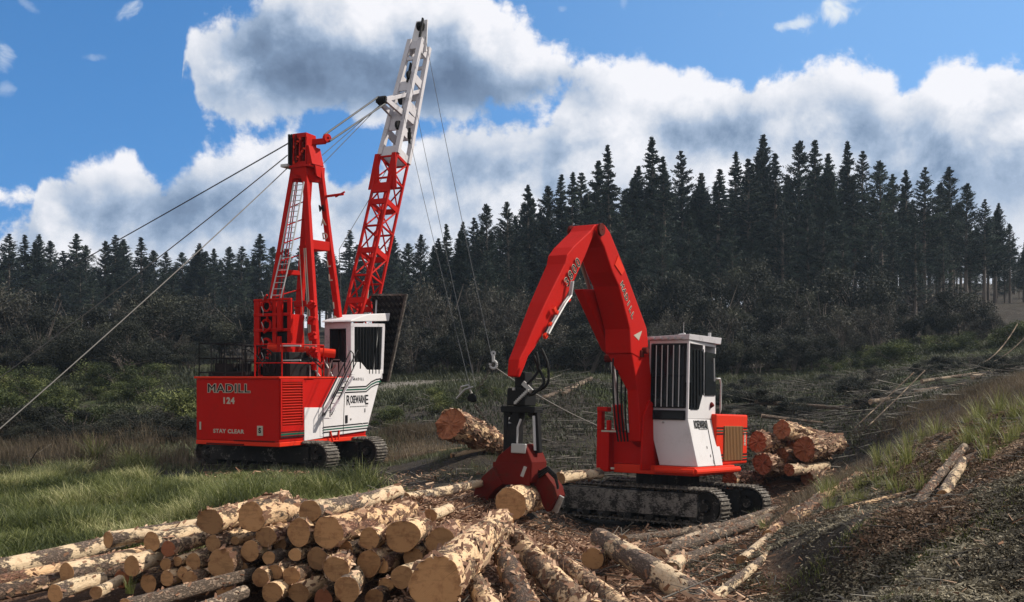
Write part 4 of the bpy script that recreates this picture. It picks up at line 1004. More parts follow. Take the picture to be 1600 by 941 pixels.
# white head: box of four angle chords, plates with slots
def bq(t, i, j): k = (t-ts)/(1-ts); w = .37-.13*k; h = .40-.10*k; return bf+bd*(t*BL)+bs*(i*w)+bu*(j*h)
m = MB()
for i in (-1,1):
    for j in (-1,1): m.beam(bq(ts,i,j), bq(.985,i,j), .19, .17, bu)
for t, hh in ((ts+.01,.40),(.72,.85),(.83,.42),(.92,.15),(.965,.35)):
    for j in (-1,1): m.beam(bq(t,-1,j), bq(t,1,j), .07, hh, bd)
for t, hh in ((ts+.01,.30),(.69,.35),(.77,.42),(.86,.35),(.96,.4)):
    for i in (-1,1): m.beam(bq(t,i,-1), bq(t,i,1), .07, hh, bd)
bh = m.build('boom_head', M['grey_white'], Yd, .012)
m = MB()
for i in (-.55, .55): m.beam(bq(.955,i,0), bq(1.055,i,.55), .05, .55, bs, .05, .28)
m.build('tip_plate', M['white'], bh, .01)
m = MB(); tipc = bq(1.03,0,.9); m.ring(tipc, X_, .04, .17, .08, 24); m.ring(tipc+bs*.14, X_, .04, .17, .06, 24); m.beam(bq(.98,.75,1.0), bq(1.05,.75,1.25), .06,.10); m.build('tip_sheave', M['black'], bh)
m = MB()
for t, i in ((.70,.6),(.78,.2),(.86,.6)): m.ring(bq(t,i,1.25), X_, .04, .17, .10, 18)
m.beam(bq(.84,.4,1.1), bq(.90,.4,1.25), .05,.12); m.build('guide_sheave', M['black'], bh)
# bridle strut: triangle reaching back with cable anchor
pend = YF.L(597, 157, x=.30)
m = MB(); A1_ = bq(.845,-.9,-1); A2_ = bq(.845,.9,-1); B1_ = bq(.745,-.9,-1); B2_ = bq(.745,.9,-1); pv = Vector((.18,0,0))
m.beam(A1_, pend-pv, .10,.14); m.beam(A2_, pend+pv, .10,.14); m.beam(B1_, pend-pv, .12,.30, (0,0,1), .1,.16); m.beam(B2_, pend+pv, .12,.30, (0,0,1), .1,.16)
m.beam(A2_.lerp(pend,.45), B2_.lerp(pend,.35), .08,.08); m.build('bridle_strut', M['grey_white'], bh, .012)
m = MB(); m.beam(pend-pv*1.2, pend+pv*1.2, .2,.18); m.ring(pend, X_, .02, .16, .3, 18); m.build('bridle_pin', M['black'], bh)
hb = Vector((.62,1.1,h0+H*.90))
m = MB()
for s_, dz_ in ((-1,.12),(1,-.10)): m.tube(hb+Vector((s_*.12,0,dz_)), pend+Vector((s_*.15,0,dz_*1.3)), .034, 6)
m.build('pendant_cable', M['cable'], Yd)
m = MB()
for e in ((.3,1.1,h0+.02),(.35,1.2,h0+.45)): m.tube(e, pend+Vector((0,0,-.1)), .014, 5)
m.tube(YF.L(530,390,x=.2), bq(ts+.02,-1,-1), .012, 5); m.tube(YF.L(536,560,x=.2), YF.L(530,390,x=.2), .012, 5)
m.build('haul_line', M['cable'], Yd)
# guard screen in front of the cab: corrugated dark panel with a steel edge post
gy = fy+.55
c4 = [YF.xz(581,461,gy), YF.xz(636,461,gy), YF.xz(607,597,gy), YF.xz(589,597,gy)]
m = MB(); m.prism(c4, gy, gy+.05, 'y'); gs = m.build('guard_screen', M['black'], Yd)
m = MB(); a0 = Vector((c4[0][0], gy-.03, c4[0][1])); a1 = Vector((c4[1][0], gy-.03, c4[1][1])); b0 = Vector((c4[3][0], gy-.03, c4[3][1])); b1 = Vector((c4[2][0], gy-.03, c4[2][1]))
for k in range(7):
    t = (k+.5)/7
    for r_ in range(13):
        u0 = r_/13; q = a0.lerp(a1, t).lerp(b0.lerp(b1, t), u0+.03); ww = (a1-a0).length/7*(1-u0)+(b1-b0).length/7*u0
        m.beam(q+Vector((-ww*.42,0,.05)), q+Vector((ww*.42,-.02,-.07)), .07, .04, (0,1,0))
m.build('mesh_slat', M['frame'], gs)
m = MB(); m.beam(a1+Vector((0,0,.03)), b1, .09,.09, (0,1,0)); m.beam(a0, a1, .07,.07, (0,1,0)); m.build('screen_post', M['track'], gs, .01)
m = MB(); m.beam((cx1-.3, fy-.1, zr+.1), (c4[0][0]+.2, gy, c4[0][1]-.2), .06,.06); m.beam((cx1-.3, fy-.1, zfl+.1), (c4[3][0]+.1, gy, c4[3][1]+.2), .06,.06); m.build('screen_bracket', M['steel'], gs)

# =========================================================== log loader with grapple
LF = Frame(Vector((4.70, 33.3, -.38)), (radians(-2.5), 0, radians(-33)))
Ld = tag(empty('log_loader', LF.loc, LF.rot), 'red knuckle-boom log loader with white barred cab on tracks at right of centre', 'loader')
crawler(Ld, -.55, -1.32, .0, 5.9, .62, 1.08, M['dusty']); crawler(Ld, -.15, 1.32, .0, 5.6, .62, 1.08, M['frame'])
m = MB(); m.bx(-1.4, 1.4, -1.02, 1.02, .42, .82); m.tube((0,0,.8), (0,0,1.36), .95, 28); m.build('undercarriage', M['frame'], Ld, .02)
zb = LF.L(1085, 745, y=-1.52).z; fx = LF.L(1085, 745, y=-1.52).x; fl = LF.L(937, 730, y=-1.52).x
m = MB(); m.bx(fl+.45, fx, -1.5, 1.55, zb, zb+.26); hs = m.build('revolving_deck', M['orange'], Ld, .03)
m = MB(); m.tube((fx-1.2,-1.56,zb+.13), (fx+.02,-1.56,zb+.13), .09, 10); m.tube((fx+.02,-1.56,zb+.13), (fx+.06,1.7,zb+.13), .09, 10); m.build('bumper_tube', M['orange'], hs)
# left pod with a post
pz = LF.L(940,672,y=-1.5).z; tz = LF.L(944,636,y=-1.5).z
m = MB(); m.bx(fl, fl+.42, -1.75, -.2, zb+.02, pz); m.bx(fl+.42, fl+.75, -1.2, -.2, zb+.02, pz-.2); m.bx(fl-.02, fl+.14, -1.72, -1.50, pz, tz); m.bx(fl-.02, fl+.34, -1.74,-1.48, tz-.14, tz); m.bx(fl+.30,fl+.42,-1.72,-1.60,pz-.9,pz+.3)
m.bx(fl+.42, LF.L(1012,700,y=-1.5).x, -1.45, 0.6, zb+.26, zb+.62); m.build('tool_pod', M['red'], Ld, .025)
m = MB(); m.bx(fl+.16, fl+.66, -1.765, -1.752, pz-.05, pz); m.bx(fl+.50, fl+.62, -1.765,-1.752, zb+.1, zb+.16); m.build('chipped_edge', M['chalk'], Ld)
# boom brackets
xb = .10                                    # right plane of the boom in the machine's axes
bw = .82
def ly(px, py, x=xb): return LF.yz(px, py, x)
m = MB()
br = [ly(1012,737), ly(962,737), ly(972,680), ly(985,640), ly(1000,600), ly(1013,600)]
m.prism([LF.yz(*p, xb) for p in ((1030,735),(1000,735),(1002,690),(1004,650),(1013,625),(1028,640))], xb-.02, xb+.05)
xc0 = fl+.42; zq = LF.L(985,676,y=-1.46).z; m.bx(xc0+.002, LF.L(1016,700,y=-1.5).x, -1.47, -1.36, zb+.27, zq); m.bx(LF.L(983,700,y=-1.5).x, LF.L(1016,700,y=-1.5).x, -1.465, -1.37, zq+.002, zq+.3)
m.build('boom_bracket', M['red'], Ld, .02)
for s_, x_ in ((0, xb-bw-.25), (1, xb+.13)): pass
# main boom
mb_poly = [(936,350),(945,351),(953,362),(975,416),(993,465),(1011,514),(1015,556),(1000,560),(986,552),(984,514),(967,447),(957,425),(944,386),(931,360)]
m = MB(); m.prism([ly(*p) for p in mb_poly], xb-bw, xb); mb = m.build('main_boom', M['red'], Ld, .035)
m = MB(); m.prism([ly(*p) for p in ((953,362),(956,362),(978,416),(996,465),(1014,514),(1011,514),(975,416))], xb-bw*.9, xb-.06); m.build('boom_top_plate', M['red_dirty'], mb, .01)
fp_ = [ly(*p) for p in ((988,553),(1015,554),(1024,640),(1014,700),(1002,690),(998,610))]; nf_ = len(fp_); zt_f = ly(1000,556)[1]
lf_ = lambda z: .36+(bw-.40)*max(0, min(1, 1-(zt_f-z)/.75))
m = MB(); m.add([(xb-.02, y, z) for y, z in fp_]+[(xb-.02-lf_(z), y, z) for y, z in fp_], [tuple(range(nf_)), tuple(range(nf_, 2*nf_))[::-1]]+[(i, (i+1) % nf_, nf_+(i+1) % nf_, nf_+i) for i in range(nf_)]); m.build('boom_foot', M['red'], mb, .03)
# arrow-shaped white chip on the boom near the cab
def flat(parent, name, pts, x, mm, th=.006):
    m = MB(); m.prism([ly(*p, x) for p in pts], x, x+th); return m.build(name, M[mm], parent)
flat(mb, 'scuff_mark', [(990,524),(1003,517),(998,532)], xb+.003, 'chalk')
flat(mb, 'access_plate', [(960,414),(965,400),(975,422),(971,430)], xb+.003, 'orange', .02)
qm0, qm1 = LF.L(972,446,x=xb), LF.L(988,493,x=xb); d1 = qm1-qm0; stp = d1.length/5
for i, ch in enumerate('MADILL'):
    q = qm0.lerp(qm1, i/5)
    outlined(ch, mb, q+Vector((.004,0,0)), d1, Vector((1,0,0)).cross(d1), stp*1.25, 1.0, .000, .016, gap=.006)
# stick
xs = xb-.05; sw_ = .72
st_poly = [(937,351),(930,364),(916,401),(903,432),(889,462),(870,493),(852,524),(840,545),(831,557),(826,572),(819,590),(813,588),(817,562),(827,541),(836,518),(856,472),(871,441),(885,412),(888,398),(897,386),(924,360),(930,351)]
m = MB(); sp_ = [ly(*p, xs) for p in st_poly]; ns_ = len(sp_)
zhi, zlo = max(p[1] for p in sp_), min(p[1] for p in sp_)
wid = lambda z: .26+.40*max(0, min(1, (z-zlo)/(zhi-zlo)))**.8
m.add([(xs-(sw_-wid(z))*.25, y, z) for y, z in sp_]+[(xs-(sw_-wid(z))*.25-wid(z), y, z) for y, z in sp_], [tuple(range(ns_)), tuple(range(ns_, 2*ns_))[::-1]]+[(i, (i+1) % ns_, ns_+(i+1) % ns_, ns_+i) for i in range(ns_)])
sk = m.build('stick_boom', M['red'], Ld, .03)
ds_ = (LF.L(889,430,x=xs)-LF.L(905,395,x=xs))
for i, ch in enumerate('3800'):
    q = LF.L(886,441,x=xs).lerp(LF.L(903,411,x=xs), i/3)
    outlined(ch, sk, q+Vector((.004,0,0)), -ds_, Vector((1,0,0)).cross(-ds_), .36, 1.0, .000, .016, gap=.006)
# ear plates and pin at the knuckle
m = MB(); qk = LF.L(938,352,x=xb)
for xx in (xb+.03, xb-bw-.07): m.ring(Vector((xx, qk.y, qk.z-.12)), X_, .02, .17, .07, 18)
m.build('knuckle_pin', M['red_dirty'], mb)
# worn torn edge and pipes along the stick
m = MB()
for o_ in (0, .06): m.path([Vector((xs+.05+o_, *ly(*p, xs))) for p in ((890,440),(887,462),(878,474),(860,505),(851,522))], .03, 6)
m.build('stick_pipe', M['galv'], sk)
m = MB()
for p in ((886,468),(868,490),(858,508),(850,525),(864,484)): q = LF.L(*p, x=xs); m.box(q+Vector((.04,0,0)), (.08,.12,.12), Matrix.Rotation(.7, 3, 'X'))
m.build('pipe_clamp', M['orange'], sk, .01)
# stick cylinder: big red barrel and chrome rod
ca = LF.L(975,545,x=xb-bw-.06); cb_ = LF.L(912,455,x=xb-bw/2-.25); cc = LF.L(903,405,x=xs-sw_/2)
m = MB()
cyl = [(906,452),(930,452),(968,525),(983,557),(964,560),(950,548)]
m.prism([LF.yz(*p, xb-bw-.12) for p in cyl], xb-bw-.34, xb-bw-.04); cyo = m.build('stick_cylinder', M['red'], Ld, .05)
m = MB(); m.tube(LF.L(921,450,x=xb-bw-.2), LF.L(905,402,x=xb-bw-.1), .06, 12); m.build('cylinder_rod', M['steel'], cyo)
# boom lift cylinders: rods above, red barrels below
for (a, b, c_, xx) in (((956,560),(965,632),(972,716),xb-bw-.42), ((992,562),(999,622),(1004,716),xb-bw*.62)):
    A = LF.L(*a, x=xx); B = LF.L(*b, x=xx); C_ = LF.L(*c_, x=xx)
    m = MB(); m.tube(B, C_, .15, 14); lc_ = m.build('lift_cylinder', M['red'], Ld, .0)
    m = MB(); m.tube(A, B, .06, 12); m.build('cylinder_rod', M['galv'], lc_)
    m = MB(); m.tube(A+Vector((-.2,0,0)), A+Vector((.2,0,0)), .12, 12); m.build('cylinder_eye', M['red_dirty'], lc_)
m = MB()
for (px, py, x_) in ((978,548,xb-bw),(992,556,xb-bw*.5),(968,552,xb-bw-.2),(1000,548,xb-.1)): q = LF.L(px, py, x=x_); m.tube(q-Vector((.25,0,0)), q+Vector((.25,0,0)), .10, 10); m.box(q+Vector((0,-.1,-.1)), (.3,.2,.2))
m.build('boom_fitting', M['red_dirty'], mb, .02)
m = MB()
for k in range(6):
    a = LF.L(958+k*8, 560, x=xb-bw*.7); b = LF.L(966+k*5, 690, x=xb-bw*.7); c_ = (a+b)/2+Vector((0,-.25-.05*k,0))
    m.path([a*(1-t)**2+c_*2*t*(1-t)+b*t*t for t in [i/8 for i in range(9)]], .028, 6)
m.build('hydraulic_hose', M['hose'], Ld)
m = MB(); q = LF.L(993,672,y=-1.45); m.tube(q-Vector((.22,0,0)), q+Vector((.12,0,0)), .09, 10); m.box(q+Vector((-.2,-.02,.05)), (.14,.1,.26)); m.box(q+Vector((.05,-.02,-.02)), (.10,.1,.24)); m.build('pin_keeper', M['galv'], Ld, .02)
# cab
c0 = LF.L(1013, 640, y=-1.40).x; c1 = LF.L(1075, 640, y=-1.40).x
zt = LF.L(1075, 531, y=-1.40).z; zm = LF.L(1075, 655, y=-1.40).z; zbt = zb+.27
yb1 = LF.yz(1118, 600, c1)[0]
yfb = -1.30
cb = MB()
# tapering lower shell: front leans, side narrows towards the bottom
xl0 = LF.L(1030,727,y=-1.3).x; xl1 = LF.L(1091,727,y=-1.3).x
def quadbox(p):  # 8 pts: bottom 4, top 4
    return (p, [(3,2,1,0),(4,5,6,7),(0,1,5,4),(1,2,6,5),(2,3,7,6),(3,0,4,7)])
cb.add(*quadbox([(xl0,-1.28,zbt),(xl1-.02,-1.28,zbt),(xl1-.02,yb1,zbt),(xl0,yb1,zbt),(c0,-1.40,zm),(c1,-1.40,zm),(c1,yb1,zm),(c0,yb1,zm)]))
pw = .07
for xx in (c0, c1-pw):
    cb.bx(xx, xx+pw, -1.40, -1.40+pw, zm+.002, zt); cb.bx(xx, xx+pw, yb1-pw, yb1, zm+.002, zt)
cb.prism([ly(1075,640,c1), ly(1092,640,c1), ly(1099,614,c1), ly(1118,618,c1), ly(1118,655,c1), ly(1075,655,c1)], c1-.05, c1-.002); cb.bx(c1-.045, c1-.004, LF.yz(1098,600,c1)[0], LF.yz(1101,600,c1)[0], LF.yz(1100,614,c1)[1], zt-.1)
cb.bx(c0+pw, c1-pw, -1.40, -1.40+pw, zt-.10, zt); cb.bx(c1-pw, c1, -1.40+pw, yb1-pw, zt-.10, zt)
cb.bx(c0, c0+pw, -1.40+pw, yb1-pw, zm+.002, zt-.0); cb.bx(c0+pw, c1-pw, yb1-pw, yb1, zm+.002, zt)
cabl = cb.build('cab', M['white'], Ld, .015)
m = MB(); m.add(*quadbox([(c0-.06,-1.48,zt+.002),(c1+.03,-1.48,zt+.002),(c1+.10,yb1+.12,zt+.002),(c0-.06,yb1+.12,zt+.002),(c0-.06,-1.50,zt+.10),(c1+.05,-1.50,zt+.16),(c1+.12,yb1+.14,zt+.20),(c0-.06,yb1+.12,zt+.10)])); rf = m.build('cab_roof', M['grey_white'], cabl, .01)
m = MB()
for i in range(5): m.box((c0+.15+i*.22, -1.53, zt+.05), (.12,.06,.06))
m.tube((c0+.9,-1.0,zt+.1), (c0+.9,-1.0,zt+.55), .008, 5); m.tube((c1-.05,.2,zt+.15), (c1-.05,.2,zt+.32), .05, 8); m.tube((c1-.35,-1.35,zt+.13), (c1-.15,-1.35,zt+.16), .05, 8)
m.build('roof_lamp', M['galv'], rf, .005)
zw0 = LF.L(1075,638,y=-1.40).z
wn = window(cabl, 'front_window', ((c0+c1)/2, -1.43, (zw0+zt-.12)/2), X_, Z_, c1-c0-.16, zt-.12-zw0, 5, .045, 'black', 1, .017)
m = MB(); m.box(((c0+c1)/2+.1, -1.2, zw0+.5), (.3,.01,.7)); m.box(((c0+c1)/2-.3, -1.0, zw0+.8), (.2,.01,1.0)); m.build('seat_cover', M['galv'], wn)
m = MB(); m.beam((c0+.15,-1.47,zw0+.4), (c0+.6,-1.47,zw0+.15), .02,.02); m.build('wiper', M['black'], wn)
zl_a, zl_b = LF.L(1045,656,y=-1.42).z, LF.L(1045,641,y=-1.42).z
window(cabl, 'lower_window', ((c0+c1)/2+.03, -1.425, (zl_a+zl_b)/2), X_, Z_, c1-c0-.22, zl_b-zl_a, 0, .04, 'black', 0)
m = MB(); m.bx(c0+pw, c1-pw, -1.385, -1.35, zm-.02, zw0+.02); m.build('sill_panel', M['grey_white'], cabl)
# side window and door of the cab
slope_ = (xl1-.02-c1)/(zm-zbt); sxz = lambda z: c1+max(0, zm-z)*slope_
zs0 = LF.yz(1080,640,c1)[1]
ws_ = [ly(1079,545,c1), ly(1098,549,c1), ly(1098,612,c1), ly(1091,640,c1), ly(1079,640,c1)]
m = MB(); m.prism(ws_, c1+.002, c1+.02); sw2 = m.build('side_window', M['glass'], cabl)
m = MB()
for px in (1082,1087,1092,1097): m.beam(Vector((c1+.04,*ly(px,546,c1))), Vector((c1+.04,*ly(px,(638 if px < 1091 else 618),c1))), .02,.03,(1,0,0))
m.build('guard_bar', M['black'], sw2)
m = MB(); m.prism([ly(1101,550,c1), ly(1117,553,c1), ly(1117,618,c1), ly(1101,618,c1)], c1+.002, c1+.03); dw = m.build('door_window', M['glass'], cabl)
m = MB(); m.beam(Vector((c1+.04,*ly(1113,560,c1))), Vector((c1+.04,*ly(1114,596,c1))), .02,.05,(1,0,0)); m.build('window_latch', M['galv'], dw)
def lstripe(parent, pts, w, mm, x, name):
    m = MB(); q = [Vector((x, *ly(*p, x))) for p in pts]
    for a, b in zip(q[:-1], q[1:]): m.beam(a, b, .012, w, (0,1,0))
    return m.build(name, M[mm], parent)
def shellbar(name, pa, pb, w, mm):
    A = Vector((0, *ly(*pa, c1+.1))); B = Vector((0, *ly(*pb, c1+.1))); A.x = sxz(A.z)+.010; B.x = sxz(B.z)+.010
    m = MB(); m.beam(A, B, .012, w, (0,1,0)); m.build(name, M[mm], cabl)
shellbar('door_seam', (1108,657), (1108,728), .02, 'ink')
for p in ((1107,663),(1107,718)): shellbar('hinge', p, (p[0], p[1]+6), .035, 'steel')
for p in ((1101,697),(1104,710)): shellbar('latch', p, (p[0], p[1]+4), .03, 'steel')
q = LF.L(1036,660,y=-1.42); m = MB(); m.tube(q+Vector((0,.06,0)), q-Vector((0,.02,0)), .03, 8); m.build('plug', M['steel'], cabl)
for ch, a, b, s_ in (('ROSEWARNE',1085,1105,.34),):
    ya, zz = ly(a, 664, c1+.05); yb_ = ly(b, 664, c1+.05)[0]; text_part('company_lettering', ch, M['ink'], cabl, (sxz(zz)+.012, (ya+yb_)/2, zz), Y_, (-slope_, 0, 1), s_, .005, .003, fit=yb_-ya)
yy, zz = ly(1095, 671, c1); m = MB()
for i in range(7): m.box((sxz(zz)+.008, yy-.27+i*.09, zz), (.006,.06,.02))
m.build('small_print', M['steel'], cabl)
m = MB(); m.bx(c0+.3, c0+.85, -.6, -.1, zm, zm+.4); m.bx(c0+.3, c0+.85, -.2, -.05, zm+.4, zm+1.1); m.build('operator_seat', M['interior'], cabl, .04)
# handrail behind the cab, mirror bracket
yh = yb1+.10
m = MB(); m.path([(c1+.05,*ly(1116,592,c1)),(c1+.10,*ly(1120,592,c1)),(c1+.10,*ly(1122,600,c1)),(c1+.10,*ly(1121,640,c1)),(c1+.10,*ly(1119,655,c1))], .03, 8); m.build('grab_rail', M['galv'], cabl, smooth=True)
# engine hood: red box with brown grille and stripes on the sun side
hx = fx-.12; ex0 = -1.2
yh0 = LF.yz(1119,690,hx)[0]; yh1 = LF.yz(1168,690,hx)[0]
zh1 = LF.yz(1122,647,hx)[1]; zh0 = zb+.27
m = MB(); m.bx(ex0, hx, yh0, yh1, zh0, zh1); hood = m.build('engine_hood', M['orange'], Ld, .05)
ww_ = yh1-yh0
m = MB(); m.bx(hx+.002, hx+.03, yh0+ww_*.22, yh0+ww_*.80, zh0+.12, zh1-.36)
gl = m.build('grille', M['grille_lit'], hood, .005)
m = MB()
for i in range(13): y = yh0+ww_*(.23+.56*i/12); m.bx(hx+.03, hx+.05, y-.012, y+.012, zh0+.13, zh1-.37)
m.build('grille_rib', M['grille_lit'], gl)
for (zz, mm) in ((zh1-.42,'ink'),(zh1-.51,'green'),(zh1-.60,'ink'),(zh0+.30,'ink'),(zh0+.21,'green'),(zh0+.12,'ink')):
    m = MB(); m.bx(hx+.004, hx+.010, yh0+.02, yh0+ww_*.21, zz-.022, zz+.022); m.bx(hx+.004, hx+.010, yh0+ww_*.81, yh1-.02, zz-.022, zz+.022); m.build('stripe', M[mm], hood)
text_part('side_lettering', '3800', M['chalk'], hood, (hx+.004, yh0+ww_*.91, (zh0+zh1)/2), Z_, (0,-1,0), .22, .006, .004)
m = MB(); m.bx(ex0+.2, hx-.3, yh0-.9, yh0-.02, zh0, zh1-.15); m.tube((hx-.3, yh0-.25, zh1-.2), (hx-.3, yh0-.25, zh1+.45), .07, 10); m.tube((hx-.5,yh0-.05,zh1+.02),(hx-.1,yh0-.05,zh1+.30), .08, 10); m.build('filter_housing', M['red_dirty'], hood, .02)
# ---- grapple
gx = xs-sw_/2
gt = LF.L(812, 600, x=gx)
def ga(px, py, dy=0): q = LF.L(px, py, y=gt.y+dy); return q
m = MB(); m.beam(ga(818,582), ga(818,606), .30,.34,(0,1,0)); m.bx(ga(801,620).x, ga(829,620).x, gt.y-.26, gt.y+.26, ga(815,634).z, ga(815,607).z); m.tube(ga(815,640), ga(815,605), .20, 16)
gp = m.build('grapple', M['black'], Ld, .02)
m = MB()
for k in range(10): q = ga(803+24*((k*7) % 10)/10, 608+24*((k*3) % 10)/10, -.28); m.box(q, (.07,.06,.07))
m.beam(ga(817,598,-.2), ga(831,612,-.2), .05,.12); m.build('rotator_bolt', M['steel'], gp, .01)
m = MB(); m.bx(ga(789,640).x, ga(842,640).x, gt.y-.2, gt.y+.2, ga(815,645).z, ga(815,635).z)
for px in (793, 838): m.beam(ga(px,640), ga(px+(-1 if px < 800 else 4),708), .13,.16,(0,1,0)); m.beam(ga(px+3,638), ga(px+(8 if px < 800 else -8),650), .1,.3,(0,1,0))
m.beam(ga(812,642), ga(806,662), .16,.3,(0,1,0), .3,.3); m.beam(ga(806,662), ga(804,706), .28,.3,(0,1,0))
m.build('grapple_yoke', M['black'], gp, .02)
m = MB()
m.tube(ga(797,652,-.1), ga(796,698,-.1), .035, 8); m.tube(ga(834,650,-.1), ga(836,704,-.1), .035, 8)
m.path([ga(814,655,-.2), ga(809,668,-.2), ga(808,690,-.2), ga(810,704,-.2)], .028, 6); m.build('cylinder_rod', M['galv'], gp)
m = MB(); m.prism([LF.xz(*p, gt.y) for p in ((790,712),(812,694),(832,694),(843,722),(842,754),(786,758),(776,742))], gt.y-.35, gt.y+.35, 'y'); m.build('grapple_body', M['red_dirty'], gp, .03)
m = MB(); m.bx(ga(812,700).x, ga(834,700).x, gt.y-.4, gt.y-.30, ga(820,708).z, ga(820,693).z); m.prism([LF.xz(*p, gt.y-.36) for p in ((813,744),(819,728),(824,730),(818,746))], gt.y-.375, gt.y-.36, 'y'); m.build('body_cap', M['steel'], gp, .02)
m = MB()                                                # brown cover plate on the body
m.bx(ga(783,730).x, ga(841,730).x, gt.y-.37, gt.y-.352, ga(800,756).z, ga(800,722).z); m.build('cover_plate', M['red_dirty'], gp, .01)
def jaw(name, outer, inner, y0, y1, mm):
    poly = [LF.xz(*p, gt.y) for p in outer+inner[::-1]]; m = MB(); m.prism(poly, y0, y1, 'y'); return m.build(name, mm, gp, .02)
jaw('jaw', [(786,728),(770,742),(757,762),(751,785),(752,800)], [(800,756),(788,764),(778,776),(773,790),(772,806)], gt.y-.42, gt.y-.12, M['red_dirty'])
jaw('jaw', [(832,728),(852,738),(868,760),(872,775),(862,796)], [(824,752),(838,760),(846,774),(848,788),(856,800)], gt.y-.05, gt.y+.35, M['red_dirty'])
m = MB(); m.beam(ga(752,798,-.25), ga(772,808,-.25), .3,.10); m.beam(ga(872,772,.1), ga(862,797,.1), .08,.35); m.build('jaw_tip', M['steel'], gp, .01)
m = MB()
for k in range(3):
    e = .05*k; m.path([ga(842,738+4*k,-.1), ga(856,730+3*k,-.15), ga(868,742+3*k,-.15), ga(872,760+2*k,-.1)], .03, 6)
m.build('grapple_hose', M['hose'], gp)
m = MB()
for k, pts_ in enumerate((((846,545),(856,570),(856,598),(842,610),(826,612)), ((834,556),(844,580),(850,598),(836,614),(826,618)), ((838,550),(842,575),(834,590),(824,600)))):
    q = [LF.L(*p, y=gt.y-.1-.08*k) for p in pts_]
    sm_ = []
    for a, b, c_, d_ in zip([q[0]]+q[:-1], q, q[1:], q[2:]+[q[-1]]):
        for t in np.linspace(0, 1, 6, endpoint=False): sm_.append(.5*((2*b)+(c_-a)*t+(2*a-5*b+4*c_-d_)*t*t+(3*b-a-3*c_+d_)*t**3))
    sm_.append(q[-1]); m.path(sm_, .035, 7)
m.build('supply_hose', M['hose'], Ld, smooth=True)

# =========================================================== guylines, droplines, choker rigging
def cable(label, a, b, r, sag, mm, cat='cable', group=None, n=28, name='guyline'):
    a, b = Vector(a), Vector(b); m = MB(); pts_ = []
    for i in range(n+1): t = i/n; p = a.lerp(b, t)-a; p.z -= sag*4*t*(1-t); pts_.append(p)
    m.path(pts_, r, 6); o = m.build(name, M[mm], None); o.location = a
    return tag(o, label, cat, group)
hl = YF.M @ Vector((-.45,.45,h0+H*.75)); hl2 = YF.M @ Vector((-.5,.4,h0+H*.35)); hl3 = YF.M @ Vector((-.5,.4,h0-.05))
G5 = 'guylines from the tower to the left'
cable('highest guyline, dark against the clouds, from the tower top to the far left', hl, P(-140,553,62), .022, .10, 'cable', group=G5)
cable('middle guyline running from the tower into the scrub at the left edge', hl2, P(-30,612,44), .019, .12, 'cable_pale', group=G5)
cable('lowest guyline, pale where it passes the trees, leaving at the left edge', hl3, P(-60,722,27), .017, .10, 'cable_pale', group=G5)
hook = P(771,570,33.0); blk = P(737,620,33.0)
tip = YF.M @ (tipc+Vector((.05,.25,0)))
cable('rightmost hanging line from the very tip of the white boom', tip, hook, .010, .25, 'cable', group='droplines from the boom', name='dropline')
cable('middle hanging line leaving the boom head just below its tip', YF.M @ bq(.86,.6,1.3), blk+Vector((.12,0,.3)), .009, .15, 'cable', group='droplines from the boom', name='dropline')
cable('leftmost hanging line with a small dark swivel high up', YF.M @ bq(.76,.6,1.3), blk+Vector((-.05,0,.3)), .009, .15, 'cable', group='droplines from the boom', name='dropline')
q = (YF.M @ bq(.76,.6,1.3)).lerp(blk+Vector((-.05,0,.3)), .13); m = MB(); m.tube((0,0,-.28), (0,0,.28), .05, 10); m.tube((0,0,-.12), (0,0,.12), .08, 10)
o = m.build('cable_swivel', M['black']); o.location = q; tag(o, 'small black swivel on the leftmost hanging line below the white boom head', 'swivel')
cable('thin rope slanting from the hook down past the grapple hoses', hook+Vector((.05,0,-.08)), P(940,668,34.5), .018, .12, 'cable_pale', name='tag_line')
def hookmesh(name, loc, s, mm):
    m = MB(); m.path([Vector((cos(a)*.11*s, 0, sin(a)*.13*s)) for a in [radians(-200+i*22) for i in range(14)]], .045*s, 8); m.tube((0,0,.10*s), (0,0,.34*s), .05*s, 8); m.ring((0,0,.38*s), Y_, .03*s, .09*s, .05*s, 12)
    o = m.build(name, mm, None, smooth=False); o.location = loc; return o
tag(hookmesh('rigging_hook', hook, .9, M['galv']), 'pale steel hook in mid air where the chain and rope meet left of the grapple', 'hook')
def chain(label, a, b, name, link=.12, group=None):
    m = MB(); a, b = Vector(a), Vector(b); n = int((b-a).length/(link*.78)); d, s1, s2 = basis(b-a)
    for i in range(n):
        c_ = (b-a)*((i+.5)/n); s = s1 if i % 2 else s2; pts_ = [c_+d*cos(t)*link*.5+s*sin(t)*link*.30 for t in [2*pi*k/10 for k in range(11)]]
        m.path(pts_, .014, 5)
    o = m.build(name, M['track'], None); o.location = a; tag(o, label, 'chain', group); return o
chain('upper chain from the hook down to the dark rigging block', hook, blk+Vector((.1,0,.1)), 'choker_chain')
chain('lower chain from the rigging block down over the hauled butt log', blk+Vector((.1,-.1,-.25)), P(783,690,35.5), 'choker_chain')
rb = tag(empty('rigging_block', blk), 'dark steel rigging block hanging above the ragged butt log', 'block')
m = MB(); m.prism([(-.14,-.05),(-.08,.08),(.03,.12),(.14,.03),(.16,-.14),(.03,-.18),(-.12,-.12)], -.05, .05, 'y'); m.build('block_cheek', M['black'], rb, .03)
m = MB(); m.ring((.04,-.07,-.03), Y_, .03, .10, .03, 18); m.build('sheave', M['black'], rb)
